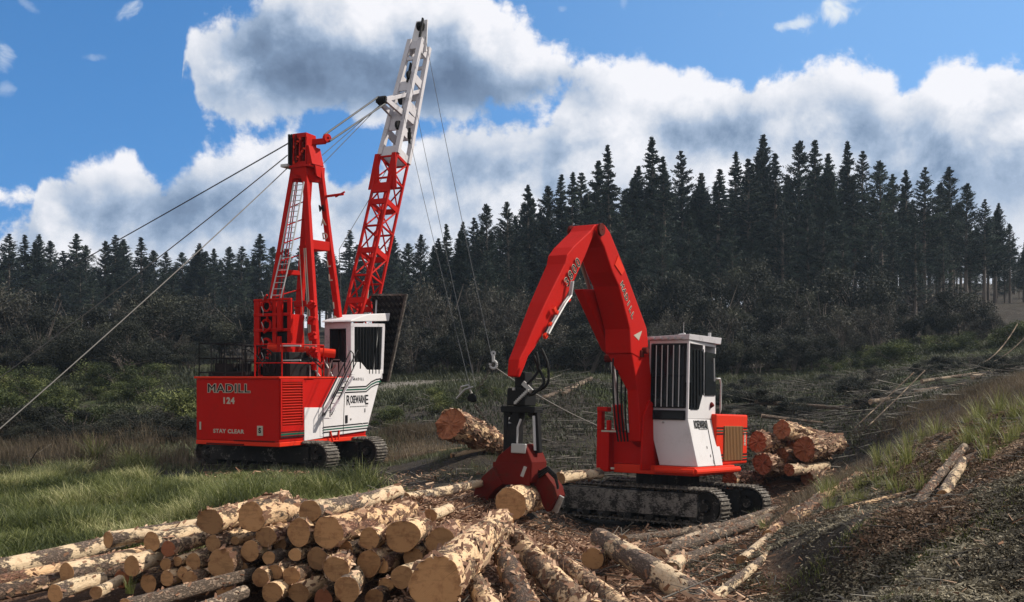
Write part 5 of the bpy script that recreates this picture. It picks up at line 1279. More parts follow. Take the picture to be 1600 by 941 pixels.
m = MB(); m.path([Vector((-.35,-.1,.1)), Vector((-.3,-.15,.3)), Vector((-.1,-.15,.35)), Vector((0,-.1,.1))], .035, 6); m.path([Vector((-.45,-.1,-.05)), Vector((-.2,-.15,.22)), Vector((.05,-.15,.3))], .03, 6); m.build('shackle', M['steel'], rb)
# leaning poles and guy cables on the right slope
def pole(label, a, b, r, mm, cat, name, group, bend=0):
    a, b = P(*a), P(*b); m = MB(); pts_ = [a.lerp(b, i/10)-a+Vector((0,0,-bend*4*(i/10)*(1-i/10))) for i in range(11)]
    m.path(pts_, r, 7); o = m.build(name, M[mm], None, smooth=True); o.location = a; return tag(o, label, cat, group)
pole('longer of the two bleached poles leaning on the right slope', (1336,668,38), (1428,582,40), .022, 'bark_old', 'pole', 'leaning_pole', 'bleached poles leaning on the slope')
pole('shorter bleached pole ending lower, right of its longer mate', (1352,670,37), (1445,579,39.5), .022, 'bark_old', 'pole', 'leaning_pole', 'bleached poles leaning on the slope', .02)
pole('upper pale cable curving down at the right edge of the hillside', (1532,569,60), (1590,506,62), .032, 'bark_old', 'cable', 'anchor_cable', 'pale cables at the right edge', .35)
pole('lower pale cable curving down at the right edge of the hillside', (1536,571,60), (1612,514,62), .032, 'bark_old', 'cable', 'anchor_cable', 'pale cables at the right edge', .35)

# ------------------------------------------------------------------ logs
def quads(C, U, Wd, tint=None):
    V = np.stack([C-U-Wd, C+U-Wd*.6, C+U+Wd*.6, C-U+Wd], 1).reshape(-1, 3); n = len(C)
    return V, np.arange(4*n).reshape(-1, 4)
def make_log(s):
    a, b, r = s['a'], s['b'], s['r']; L = (b-a).length; rag = s['rag']; ns, nc = max(10, int(L/.14)), 30
    d, e1, e2 = basis(b-a)
    seed = random.uniform(0, 100); ph = random.uniform(0, 6.28); bend = r*random.uniform(.05, .28)
    t = np.linspace(0, 1, ns+1)[:, None]; an = (2*pi*np.arange(nc)/nc)[None]
    rad = r*(1+(s['taper']-1)*t)
    lob = 1+.035*np.sin(2*an+seed)+.03*np.sin(3*an+seed*2)+.02*np.sin(5*an+seed*3)
    nz = fbm(an*3/(2*pi)*6+seed, t*L*3.2+seed, 4, 5)*(1-0) ; nz2 = fbm(np.cos(an)*2.2+seed, np.sin(an)*2.2+t*L*2.5, 3, 8)
    R = rad*(lob+.045*nz2+.022*fbm(np.cos(an)*9+seed, np.sin(an)*9+t*L*14, 2, 4))
    sw = 1+.22*np.exp(-t*L/.35)*.35                                 # slight flare at the butt
    R = R*sw
    xx = t*L+0*an
    rag = s['rag']
    jag = (fbm(np.cos(an)*2.5+seed, np.sin(an)*2.5, 3, 2)*(.05+rag*1.1))*r*2
    e = np.exp(-t*L/(.3+rag)); xx = xx-jag*e*(1 if rag else .15)+0
    yy = R*np.cos(an)+bend*np.sin(t*pi*1.3+ph)-bend*sin(ph); zz = R*np.sin(an)*s['oval']+bend*np.cos(t*pi+ph)-bend*cos(ph)
    V = np.stack([xx, yy, zz], -1).reshape(-1, 3)
    i = (np.arange(ns)[:,None]*nc+np.arange(nc)[None]); j = (np.arange(ns)[:,None]*nc+(np.arange(nc)[None]+1) % nc)
    F = np.stack([i, j, j+nc, i+nc], -1).reshape(-1, 4)[:, ::-1]
    VV = np.zeros((0, 3)); FF = np.zeros((0, 4), int); tt = np.zeros(0)
    if a.y < 40 or rag:
        nf = int(L*r*{'bark':430,'bark_dark':380,'bark_red':560,'peeled':110,'bark_old':260}[s['k']]*(2.2 if rag else 1)*(1.0 if a.y < 21 else .6))
        ti_ = RNG.uniform(0, 1, nf); ai_ = RNG.uniform(0, 2*pi, nf); row = np.minimum((ti_*ns).astype(int), ns-1); colx = np.minimum((ai_/(2*pi)*nc).astype(int), nc-1)
        base = V[row*nc+colx]; cen = V.reshape(ns+1, nc, 3)[row].mean(1); nrm = base-cen; nrm[:,0] = 0; nrm /= np.linalg.norm(nrm, axis=1, keepdims=True)
        tan = np.cross(nrm, [1.0,0,0]); le = np.minimum(RNG.uniform(.015, .075, nf)[:,None]*(1.5 if rag else 1), r*.38); mixd = RNG.normal(0, .45, (nf,1))
        u = (np.array([1.0,0,0])+tan*mixd+nrm*RNG.uniform(-.1, .55, (nf,1)))*le; w = (tan-np.array([1.0,0,0])*mixd)*le*RNG.uniform(.2, .6, (nf,1))+nrm*le*RNG.normal(0,.25,(nf,1))
        VV, FF = quads(base+nrm*.004+u*.5, u, w); tt = np.repeat(np.clip(RNG.uniform(0, 1, nf)**1.6+{'peeled':.25,'bark_dark':-.15}.get(s['k'], 0), 0, 1), 4)
    o = mesh_np(s['name'], np.concatenate([V, VV]), np.concatenate([F, FF+len(V)]), M[s['k']], None, attrs=dict(tint=np.concatenate([np.zeros(len(V)), tt])), smooth=True)
    o.data.materials.append(M['chip']); o.data.polygons.foreach_set('material_index', np.concatenate([np.zeros(len(F), np.int32), np.ones(len(FF), np.int32)])); o.data.update()
    Rm = Matrix((d, e1, e2)).transposed().to_4x4(); o.matrix_world = Matrix.Translation(a) @ Rm
    # sawn faces, closed with rings so the face can carry a shallow relief
    def end(k):
        base = V[k*nc:(k+1)*nc]; c = base.mean(0); vs = [c]; fs = []
        for q in (.35, .7, .97):
            p = c+(base-c)*q
            if rag: p = p+np.stack([RNG.normal(0, .28, nc)*r*rag+fbm(p[:,1]*5+seed, p[:,2]*5, 2, 3)*r*rag*1.5, 0*p[:,1], 0*p[:,1]], -1)
            
            if rag: p[:,0] = c[0]+fbm(p[:,1]*3.2+seed, p[:,2]*3.2, 3, 3)*r*rag*3.0+RNG.normal(0, .06, nc)*r
            vs += list(p)
        vs += list(base); vs = np.array(vs); vs[:1+nc*3, 0] += (-.004 if k == 0 else .004)
        f3 = [(0, 1+m_, 1+(m_+1) % nc) for m_ in range(nc)]
        f4 = [(1+q*nc+m_, 1+(q+1)*nc+m_, 1+(q+1)*nc+(m_+1) % nc, 1+q*nc+(m_+1) % nc) for q in range(3) for m_ in range(nc)]
        me = bpy.data.meshes.new('sawn_face'); me.from_pydata([tuple(v) for v in vs], [], f3+f4); bm = bmesh.new(); bm.from_mesh(me); bmesh.ops.recalc_face_normals(bm, faces=bm.faces)
        if (bm.faces[0].normal.x > 0) == (k == 0) or (bm.faces[0].normal.x < 0 and k): 
            want = -1 if k == 0 else 1
            if bm.faces[0].normal.x*want < 0: bmesh.ops.reverse_faces(bm, faces=bm.faces)
        bm.to_mesh(me); bm.free(); me.materials.append(M[s['cut']])
        c_ = bpy.data.objects.new('sawn_face', me); COL.objects.link(c_); c_.parent = o
    end(0); end(ns)
    tag(o, s['label'], s['cat'], s['group'])
    return o
for s in LOGS: make_log(s)

# ------------------------------------------------------------------ scattered small stuff
def quads(C, U, Wd, tint=None):
    """centres, half-length vectors, half-width vectors -> quad cards"""
    V = np.stack([C-U-Wd, C+U-Wd*.6, C+U+Wd*.6, C-U+Wd], 1).reshape(-1, 3); n = len(C)
    return V, np.arange(4*n).reshape(-1, 4)
def rnd_unit(n, zs=1.0):
    v = RNG.normal(size=(n, 3)); v[:,2] *= zs; return v/np.linalg.norm(v, axis=1, keepdims=True)
def stuff(name, V, F, mm, tint, label, cat):
    o = mesh_np(name, V, F, mm, attrs=dict(tint=tint)); return tag(o, label, cat, kind='stuff')
def region(n, pxy0, pxy1, y0, y1):
    """random ground points between two sight columns and two distances"""
    Y = np.sqrt(RNG.uniform(y0*y0, y1*y1, n)); px = RNG.uniform(pxy0, pxy1, n); return (px-CX)/FOC*Y, Y, px
def dist_seg(x, y):
    """distance on plan from points to the nearest low log"""
    d = np.full(len(x), 9.0)
    for s in LOGS:
        a, b = s['a'], s['b']; ab = np.array([b.x-a.x, b.y-a.y]); t = np.clip(((x-a.x)*ab[0]+(y-a.y)*ab[1])/(ab@ab), 0, 1)
        d = np.minimum(d, np.hypot(x-a.x-t*ab[0], y-a.y-t*ab[1])-s['r'])
    return d
def machine_clear(x, y):
    ok = np.ones(len(x), bool)
    for fr, hx_, hy_ in ((YF, 2.75, 1.75), (LF, 3.7, 1.75)):
        c, s_ = cos(-fr.rot[2]), sin(-fr.rot[2]); dx_, dy_ = x-fr.loc.x, y-fr.loc.y
        lx = c*dx_-s_*dy_; lyy = s_*dx_+c*dy_; ok &= ~((abs(lx) < hx_) & (abs(lyy) < hy_))
    return ok
def blades(x, y, h, w, lean=.35, seg=3):
    """curved grass blades rooted at x,y"""
    n = len(x); z = terrain(x, y)-.02; a = RNG.uniform(0, 2*pi, n); ln_ = RNG.uniform(.2, 1, n)*lean+.05
    bx = np.cos(a)*ln_; by = np.sin(a)*ln_; sa = a+pi/2+RNG.normal(0, .5, n); VS = []
    for k in range(seg+1):
        t = k/seg; off = t**1.8; ww = w*(1-t*.88)
        cx = x+bx*h*off; cy = y+by*h*off; cz = z+h*t*(1-.35*ln_*t)
        for s_ in (-1, 1): VS.append(np.stack([cx+np.cos(sa)*ww*s_, cy+np.sin(sa)*ww*s_, cz], -1))
    V = np.stack(VS, 1).reshape(-1, 3); m = 2*(seg+1); base = np.arange(n)[:,None]*m
    F = np.concatenate([base+np.array([[2*k, 2*k+1, 2*k+3, 2*k+2]]) for k in range(seg)], 0)
    return V, F, m
def field(name, x, y, h, w, mm, label, cat, tint, lean=.4, per=7, spread=.12, seg=3):
    n = len(x); X_2 = np.repeat(x, per)+RNG.normal(0, spread, n*per); Y_2 = np.repeat(y, per)+RNG.normal(0, spread, n*per)
    hh = np.repeat(h, per)*RNG.uniform(.45, 1.15, n*per); ti = np.clip(np.repeat(tint, per)+RNG.normal(0, .16, n*per), 0, 1)
    V, F, m = blades(X_2, Y_2, hh, w, lean, seg); return stuff(name, V, F, mm, np.repeat(ti, m), label, cat)
# lush meadow left
x, y, px = region(5600, -260, 640, 18.8, 36); d = dist_seg(x, y)
k = machine_clear(x, y) & (d > .10) & (RNG.uniform(0,1,len(x)) < np.clip(1.5-np.maximum(0,(px-430)/130), .04, 1)) & (y > 19.3+np.maximum(0,(px-100))*.004) & ((vnoise(x*.45, y*.45, 4) > .22) | (y < 22)) & ((px < 235) | (y < 31.0-np.maximum(0,(px-420))*.012))
x, y, px = x[k], y[k], px[k]
clump = vnoise(x*.5+3, y*.5, 6)
hh_ = (.22+.55*clump**1.4)*np.clip(1.15-.5*(abs(px-430) < 100)*(y > 27), .5, 1.2)
field('grass', x, y, hh_*1.15, .0135, M['grass'], 'lush green grass growing between the log pile and the yarder', 'grass', np.clip(vnoise(x*.7, y*.7, 11)*.9-.10+RNG.normal(0,.13,len(x)), 0, 1), 1.15, 26, .10, 4)
# dry stalks left back and behind the yarder
xs1, ys1, p1 = region(3600, -90, 310, 35, 50); xs2, ys2, p2 = region(1500, 590, 700, 37, 47); xs3, ys3, p3 = region(900, 600, 960, 34, 46); xs4, ys4, p4 = region(1500, 420, 780, 27.5, 37)
x = np.concatenate([xs1, xs2]); y = np.concatenate([ys1, ys2]); k = machine_clear(x, y) & (vnoise(x*.6, y*.6, 15) > .35); x, y = x[k], y[k]
k = RNG.uniform(0,1,len(x)) < .25+.75*(vnoise(x*.3, y*.3, 19) > .45); x, y = x[k], y[k]
field('dry_stalks', x, y, .25+1.15*vnoise(x*.4, y*.4, 17)**1.8, .010, M['dry'], 'tall dry brown stalks standing behind the green grass and the yarder', 'dry stalks', np.clip(-.05+.75*vnoise(x*.5, y*.5, 3), 0, 1), .45, 13, .22)
xg, yg, _ = region(3000, -90, 620, 34, 56); k = machine_clear(xg, yg) & (vnoise(xg*.35, yg*.35, 61) > .42); xg, yg = xg[k], yg[k]
field('green_weeds', xg, yg, .15+.4*vnoise(xg*.5, yg*.5, 62), .022, M['cover'], 'green weeds mixed into the dry stalks left of the yarder', 'weeds', np.clip(.1+.7*vnoise(xg*.3, yg*.3, 63), 0, 1), .9, 10, .25, 2)
x = np.concatenate([xs3, xs4]); y = np.concatenate([ys3, ys4]); k = machine_clear(x, y) & (dist_seg(x, y) > .1) & (vnoise(x*.6, y*.6, 25) > .45); x, y = x[k], y[k]
field('low_grass', x, y, .10+.22*vnoise(x*.4, y*.4, 17), .009, M['cover'], 'sparse low weeds on the churned soil between the machines', 'weeds', np.clip(.25+.6*vnoise(x*.7, y*.7, 3), 0, 1), .6, 8, .25)
# hillside cover: leafy low weeds
x, y, px = region(24000, -100, 1700, 38, 98); k = (vnoise(x*.16, y*.16, 31)+.3*vnoise(x*.6, y*.6, 2) > .42) & machine_clear(x, y); x, y, px = x[k], y[k], px[k]
field('ground_cover', x, y, (.22+.35*vnoise(x*.2, y*.2, 7))*np.clip(y/60, .6, 1.4), .035, M['cover'], 'mixed low weeds and bracken covering the slopes behind the machines', 'ground cover', np.clip(-.12+.75*vnoise(x*.16, y*.16, 8)-.12*(x > 0)*(y < 66), 0, 1), .9, 7, .45, 2)
# right bank: short creeping cover below, brown leaf litter higher up
x, y, px = region(39000, 1080, 1820, 9.2, 20.5); d = dist_seg(x, y); st_ = vnoise((x*.35+y*.9)*2.6, (x*.9-y*.35)*.6, 81)*.65+vnoise(x*2.2, y*2.2, 82)*.35; k = (d > .0) & (x > 2.8) & (st_+RNG.normal(0,.07,len(x)) > .38); x, y, px = x[k], y[k], px[k]
zt_ = terrain(x, y); pyy = HY+(CAMZ-zt_)/y*FOC
up_ = (pyy < 792+95*(vnoise(x*.9, y*.9, 45)-.5)*2)
for nm, kk, mm, lb_, per, s0_, s1_ in (('creeping_cover', ~up_, M['litter'], 'grey-green creeping cover over the lower right bank', 8, .006, .021), ('leaf_litter', up_, M['litter_brown'], 'brown leaf litter and needles over the upper right bank', 6, .006, .026)):
    xx_, yy_ = x[kk], y[kk]; n = len(xx_)
    C = np.stack([np.repeat(xx_, per)+RNG.normal(0,.09,n*per), np.repeat(yy_, per)+RNG.normal(0,.09,n*per), np.zeros(n*per)], -1)
    hgt = .05*vnoise(C[:,0]*5, C[:,1]*5, 47)+.03*vnoise(C[:,0]*13, C[:,1]*13, 48)
    C[:,2] = terrain(C[:,0], C[:,1])+.005+hgt*RNG.uniform(.5, 1.1, n*per); sz = RNG.uniform(s0_, s1_, n*per)[:,None]
    U = rnd_unit(n*per, .45)*sz*1.4; Wv = np.cross(rnd_unit(n*per, 2.5), U); Wv = Wv/np.linalg.norm(Wv, axis=1, keepdims=True)*sz*.55
    V, F = quads(C, U, Wv); ti = np.clip(vnoise((C[:,0]*.35+C[:,1]*.9)*3.1, (C[:,0]*.9-C[:,1]*.35)*.9, 41)*.75+RNG.normal(.10, .15, n*per), 0, 1)
    stuff(nm, V, F, mm, np.repeat(ti, 4), lb_, 'ground cover' if nm != 'leaf_litter' else 'leaf litter')
n2 = 5200; x, y, px = region(n2, 1090, 1700, 9.4, 18); k = (dist_seg(x, y) > .05) & (x > 2.9) & (vnoise(x*.8, y*.8, 44) > .45); x, y = x[k], y[k]
field('low_weeds', x, y, .03+.11*vnoise(x*1.7, y*1.7, 5), .006, M['tussock'], 'little green weeds sprouting through the litter of the right bank', 'weeds', np.clip(.15+.6*vnoise(x, y, 9), 0, 1), .9, 8, .07)
# bark chips round the pile
def chips(n, cxs, name, label, s0, s1):
    x, y = cxs; z = terrain(x, y); n = len(x)
    C = np.stack([x, y, z+RNG.uniform(.0, .09, n)], -1); sz = (RNG.uniform(0, 1, n)**2*(s1-s0)+s0)[:,None]
    a = RNG.uniform(0, 2*pi, n); U = np.stack([np.cos(a), np.sin(a), RNG.normal(0, .35, n)], -1)*sz
    Wv = np.cross(U, rnd_unit(n, 2.0)); Wv = Wv/np.maximum(np.linalg.norm(Wv, axis=1, keepdims=True), 1e-6)*sz*RNG.uniform(.07, .24, (n,1))
    V, F = quads(C, U, Wv); stuff(name, V, F, M['chip'], np.repeat(RNG.uniform(0, 1, n)**1.4, 4), label, 'bark chips')
r = np.sqrt(RNG.uniform(0, 1, 44000)); a = RNG.uniform(0, 2*pi, 44000)
ax_ = -.9+np.cos(a)*r*3.3; ay_ = 22.5+np.sin(a)*r*5.2
bx_, by_, _ = region(16000, 560, 1200, 10.5, 25); ccx, ccy, _ = region(2200, 1130, 1330, 30, 37); ddx, ddy, _ = region(2500, 300, 900, 24, 33)
eex, eey, _ = region(6000, 840, 1240, 24, 32.5)
x = np.concatenate([ax_, bx_, ccx, ddx, eex]); y = np.concatenate([ay_, by_, ccy, ddy, eey]); k = machine_clear(x, y); chips(0, (x[k], y[k]), 'bark_chips', 'torn bark and wood chips littering the ground round the log pile', .02, .14)
x, y, px = region(5200, 1230, 1720, 19.5, 40); k = (vnoise(x*.5, y*.5, 71) > .30) & machine_clear(x, y) & (dist_seg(x, y) > .15); x, y = x[k], y[k]
field('dry_weeds', x, y, .10+.42*vnoise(x*.5, y*.5, 72)**1.5, .007, M['dry'], 'brown dry weeds over the slope beyond the right bank', 'dry weeds', np.clip(.02+.6*vnoise(x*.6, y*.6, 73), 0, 1), .7, 12, .20)
# slash: dead sticks over the far slope and by the stack
def sticks(x, y, l0, l1, r0, name, label, flat=.25, seed=0):
    n = len(x); z = terrain(x, y); a = (RNG.normal(0, .45, n)+pi*(RNG.uniform(0,1,n) < .5)) if name == 'slash_branches' else RNG.uniform(0, 2*pi, n); ll = RNG.uniform(0, 1, n)**2*(l1-l0)+l0
    U = np.stack([np.cos(a), np.sin(a), RNG.normal(0, flat, n)], -1)*ll[:,None]/2
    C = np.stack([x, y, z+np.abs(U[:,2])*.8+RNG.uniform(0, .12, n)], -1); ww = (r0*RNG.uniform(.5, 1.6, n))[:,None]
    W1 = np.cross(U, [0,0,1.0]); W1 = W1/np.linalg.norm(W1, axis=1, keepdims=True)*ww; W2 = np.tile([0,0,1.0], (n,1))*ww
    VS = [C-U-W1, C-U+W1, C-U+W2, C+U-W1*.5, C+U+W1*.5, C+U+W2*.5]
    V = np.stack(VS, 1).reshape(-1, 3); b = np.arange(n)[:,None]*6
    F = np.concatenate([b+np.array([[0,3,5,2]]), b+np.array([[2,5,4,1]]), b+np.array([[1,4,3,0]])], 0)
    stuff(name, V, F, M['slash'], np.repeat(RNG.uniform(0, 1, n)**1.6, 6), label, 'slash')
x, y, px = region(3600, 820, 1700, 37, 70); k = (vnoise(x*.25, y*.25, 51) > .30) & machine_clear(x, y); sticks(x[k], y[k], .4, 3.0, .024, 'slash_branches', 'dead branches strewn over the slope behind the loader', .10)
x, y, px = region(1700, -80, 700, 36, 62); k = machine_clear(x, y) & (vnoise(x*.3, y*.3, 52) > .45); sticks(x[k], y[k], .3, 1.8, .02, 'fallen_twigs', 'twigs and dead sticks in the scrub left of and behind the yarder')
x, y, px = region(1500, 1080, 1700, 10, 30); k = (dist_seg(x, y) > -.1) & machine_clear(x, y); sticks(x[k], y[k], .06, .5, .006, 'bank_twigs', 'small dead twigs on the right bank', .12)
x, y, px = region(700, 1080, 1700, 9.5, 22); k = (dist_seg(x, y) > .02) & (x > 2.8); sticks(x[k], y[k], .10, .45, .010, 'broken_branches', 'broken branches scattered on the right bank', .15)
x, y, px = region(2600, 1080, 1650, 9.5, 21); k = x > 2.6; chips(0, (x[k], y[k]), 'bank_chips', 'bark and wood scraps scattered over the right bank', .012, .07)
x, y, px = region(900, 560, 1180, 11, 33); k = machine_clear(x, y); sticks(x[k], y[k], .15, 1.0, .012, 'pile_twigs', 'snapped twigs and splinters among the loose logs', .2)
x, y, px = region(500, 1395, 1470, 120, 138); sticks(x, y, .3, 1.6, .10, 'pale_rubble', 'pale broken stumps on the small clearing by the right wood', .3)

# ------------------------------------------------------------------ tussocks and shrubs (countable plants)
def tuft_mesh(name, n, h, w, mm, spread, lean, tint=(.3,.9)):
    x = RNG.normal(0, spread, n); y = RNG.normal(0, spread, n)
    a = np.arctan2(y, x)+RNG.normal(0, .6, n); hh = h*RNG.uniform(.5, 1.1, n); ll = RNG.uniform(.15, 1, n)*lean; VS = []; sa = a+pi/2; seg = 4
    for k in range(seg+1):
        t = k/seg; ww = w*(1-t*.85); off = t**1.7
        cx = x+np.cos(a)*hh*ll*off; cy = y+np.sin(a)*hh*ll*off; cz = hh*t*(1-.45*ll*t)-.03
        for s_ in (-1,1): VS.append(np.stack([cx+np.cos(sa)*ww*s_, cy+np.sin(sa)*ww*s_, cz], -1))
    V = np.stack(VS, 1).reshape(-1, 3); m = 2*(seg+1); b = np.arange(n)[:,None]*m
    F = np.concatenate([b+np.array([[2*k,2*k+1,2*k+3,2*k+2]]) for k in range(seg)], 0)
    return mesh_np(name, V, F, mm, attrs=dict(tint=np.repeat(RNG.uniform(*tint, n), m)))
tfs = [tuft_mesh('grass_tussock', 60, .60, .007, M['tussock'], .06, .75) for _ in range(3)]
first = [True]*3
def put_copy(src, used, i, loc, rz, sc, label, cat, group):
    o = src if used[i] else copy_tree(src)
    used[i] = False; o.location = loc; o.rotation_euler = (0, 0, rz); o.scale = (sc[0], sc[0], sc[1])
    return tag(o, label, cat, group)
spots = []
for i in range(44):
    t = random.random(); px = 1290+t*330; Y = random.uniform(16.5, 22.5) if px < 1500 else random.uniform(15.8, 20)
    spots.append((px, Y, random.uniform(.35, 1.05)))
for px, Y in ((1150,27),(1185,26.5),(1205,27.5),(1195,19.5),(1440,15.6),(1405,16.0),(1480,16.2),(1545,14.8),(1575,15.5),(1340,18),(1290,20)): spots.append((px, Y, .7))
for i, (px, Y, s) in enumerate(spots):
    v = P(px, 0, Y); k = i % 3
    put_copy(tfs[k], first, k, (v.x, Y, gz(v.x, Y)), random.uniform(0, 6), (s, s*random.uniform(.8,1.2)), 'yellow-green grass tussock along the crest of the right bank' if px >= 1285 else 'small grass tussock beside the thin logs near the loader tracks', 'grass tussock', 'grass tussocks along the right bank' if px >= 1285 else 'grass tussocks by the loader tracks')
fl_ = tuft_mesh('flax_bush', 120, 1.35, .022, M['tussock'], .12, 1.0, (.35,.8)); v = P(150,0,38); fl_.location = (v.x, 38, gz(v.x,38)); tag(fl_, 'big spiky tussock bush left of the yarder, in the dry stalks', 'bush')
fl2 = tuft_mesh('flax_bush', 70, .95, .022, M['tussock'], .10, 1.1, (.7,1)); v = P(203,0,36.5); fl2.location = (v.x, 36.5, gz(v.x,36.5)); tag(fl2, 'smaller yellowing spiky bush right of the big one', 'bush')
fl3 = tuft_mesh('grass_tussock', 24, .33, .006, M['tussock'], .03, .6, (.3,.6)); v = P(206,905,15.2); fl3.location = (v.x, 15.1, v.z-.15); tag(fl3, 'thin tuft of grass growing out of the log pile at lower left', 'grass tussock')

# ------------------------------------------------------------------ trees
def tube_np(p0, p1, r0, r1, n=7):
    p0, p1 = np.array(p0, float), np.array(p1, float); d = p1-p0; d = d/np.linalg.norm(d); a = np.cross(d, [0,0,1.0] if abs(d[2]) < .9 else [1.0,0,0]); a /= np.linalg.norm(a); b = np.cross(d, a)
    t = 2*pi*np.arange(n)/n; e = np.cos(t)[:,None]*a+np.sin(t)[:,None]*b
    V = np.concatenate([p0+e*r0, p1+e*r1]); i = np.arange(n); F = np.stack([i, (i+1) % n, n+(i+1) % n, n+i], -1); return V, F
def join(parts):
    Vs, Fs, b = [], [], 0
    for V, F in parts: Vs.append(V); Fs.append(F+b); b += len(V)
    return np.concatenate(Vs), np.concatenate(Fs)
def conifer(kind, mm):
    """kind 0: narrow spire, 1: broad ragged pine, 2: double-topped, 3: dense column; ten metres tall, scaled when planted"""
    root = empty('pine_tree'); H = 10.0; rg = RNG
    base = {0:.24, 1:.30, 2:.28, 3:.18, 4:.34}[kind]; Wm = {0:1.5, 1:2.3, 2:1.9, 3:1.8, 4:2.1}[kind]
    parts = []; lean = rg.normal(0, .012, 2); P0 = lambda z: np.array([lean[0]*z*z/10, lean[1]*z*z/10, z])
    for k in range(8): parts.append(tube_np(P0(H*k/8), P0(H*(k+1)/8), .155*(1-k/8)+.012, .155*(1-(k+1)/8)+.012))
    tops = [(0, 0, 1.0)]
    if kind == 2: tops = [(.25, .1, 1.0), (-.25, -.05, .93)]
    Cs, Us, Ws, Ts = [], [], [], []
    for (ox, oy, hh) in tops:
        z = base*H
        while z < H*hh-.05:
            f = (z/H-base)/(hh-base); nb = rg.integers(4, 7)
            prof = (1-f)**.85*(.62+.38*min(1, (f+.12)/.25)); 
            for b in range(nb):
                if rg.random() < .14: continue
                a = rg.uniform(0, 2*pi); L = Wm*prof*rg.uniform(.45, 1.1)+.03; rise = {0:-.05,1:.22,2:.3,3:.15,4:.1}[kind]+.45*f
                o_ = P0(z)+np.array([ox, oy, 0])*max(0, (f-.35)); dr = np.array([cos(a), sin(a), rise]); dr /= np.linalg.norm(dr)
                if L > .35: parts.append(tube_np(o_, o_+dr*L*.9, .022, .008, 3))
                n = int((12+L*44)*(.45+.55*min(1, f*3+.1))); t = rg.uniform(.12, 1.0, n)**.8
                c = o_+dr*(L*t)[:,None]+rg.normal(0, 1, (n,3))*np.array([.12,.12,.06])*(.12+L*.62)
                c[:,2] -= (t**2)*L*{0:.22,1:.02,2:0,3:.08,4:.12}[kind]; c[:,2] += t**3*L*.15
                u = dr+rg.normal(0, .55, (n,3)); u /= np.linalg.norm(u, axis=1, keepdims=True); s = rg.uniform(.045, .115, n)[:,None]*(1-.35*f)
                w = np.cross(u, rg.normal(0, 1, (n,3))); w /= np.linalg.norm(w, axis=1, keepdims=True)
                Cs.append(c); Us.append(u*s); Ws.append(w*s*.36); Ts.append(np.full(n, rg.uniform(.0, .85))+rg.normal(0, .14, n))
            z += rg.uniform(.15, .32)*(1.2 if kind in (1,4) else 1)*(1-.72*f)
    for k in range(26):                                             # dead stubs under the crown
        z = rg.uniform(.10, base+.12)*H; a = rg.uniform(0, 2*pi); L = rg.uniform(.2, .75); parts.append(tube_np(P0(z), P0(z)+np.array([cos(a)*L, sin(a)*L, rg.uniform(-.12,.08)]), .014, .006, 3))
    V, F = join(parts); t_ = mesh_np('trunk', V, F, M['trunk'], root)
    C, U, Wv = map(np.concatenate, (Cs, Us, Ws)); V, F = quads(C, U, Wv)
    mesh_np('crown', V, F, mm, root, attrs=dict(tint=np.repeat(np.clip(np.concatenate(Ts), 0, 1), 4)))
    return root
def bushtree(name, mm, H, Wd, nblob, leaf, trunks=3, dens=420, flatten=.8, bare=.25):
    root = empty(name); parts = []; Cs, Us, Ws, Ts = [], [], [], []; rg = RNG
    for k in range(trunks):
        a = rg.uniform(0, 2*pi); tipp = np.array([cos(a)*Wd*.35, sin(a)*Wd*.35, H*rg.uniform(.6,.85)]); mid = tipp*.5+rg.normal(0, .1, 3); b0 = np.array([cos(a)*.12, sin(a)*.12, 0])
        parts += [tube_np(b0, mid, .05*H/3, .035*H/3, 5), tube_np(mid, tipp, .035*H/3, .01, 5)]
    for k in range(nblob):
        a = rg.uniform(0, 2*pi); rr_ = Wd*.5*sqrt(rg.uniform(0, 1)); z = H*(bare+(1-bare)*rg.uniform(.12, .92)*(1-.45*(rr_/(Wd*.5))**2)); c0_ = np.array([cos(a)*rr_, sin(a)*rr_, z]); R = Wd*rg.uniform(.14, .27)
        parts.append(tube_np(np.array([0,0,z*.45]), c0_, .02*H/3, .006, 3))
        n = int(dens*rg.uniform(.6,1.2)); d = rnd_unit(n); r_ = R*rg.uniform(.2, 1, n)[:,None]**.6; c = c0_+d*r_*np.array([1,1,flatten])+rg.normal(0, R*.12, (n,3))
        u = rnd_unit(n, .7)*rg.uniform(.5,1.2,(n,1))*leaf; w = np.cross(u, rnd_unit(n)); w /= np.maximum(np.linalg.norm(w, axis=1, keepdims=True), 1e-6); w *= leaf*.4
        Cs.append(c); Us.append(u); Ws.append(w); Ts.append(np.full(n, rg.uniform(.0,.85))+.25*d[:,2]+rg.normal(0,.10,n))  # clump tops tinted lighter, sunlight from above put into the leaf colour
    for k in range(14):                                             # bare twigs poking out
        a = rg.uniform(0, 2*pi); b0 = np.array([0,0,H*rg.uniform(.2,.5)]); parts.append(tube_np(b0, b0+np.array([cos(a)*Wd*.55, sin(a)*Wd*.55, H*rg.uniform(.1,.5)]), .012*H/3, .004, 3))
    V, F = join(parts); mesh_np('trunk', V, F, M['trunk'], root)
    C, U, Wv = map(np.concatenate, (Cs, Us, Ws)); V, F = quads(C, U, Wv)
    mesh_np('crown', V, F, mm, root, attrs=dict(tint=np.repeat(np.clip(np.concatenate(Ts), 0, 1), 4)))
    return root
CON = [conifer(k, M['needle']) for k in (0,1,2,3,4,1,0,2)]; CON_used = [True]*8
def plant(i, px, py, Y, label, group, wide=1.0):
    x = (px-CX)/FOC*Y; z0 = gz(x, Y)-.2; top = CAMZ-(py-HY)/FOC*Y; s = (top-z0)/10.0
    if s <= .2: return
    put_copy(CON[i], CON_used, i, (x, Y, z0), random.uniform(0, 6.28), (s*wide, s), label, 'pine tree', group)
GR, GL = 'pines of the right wood', 'pines of the left wood'
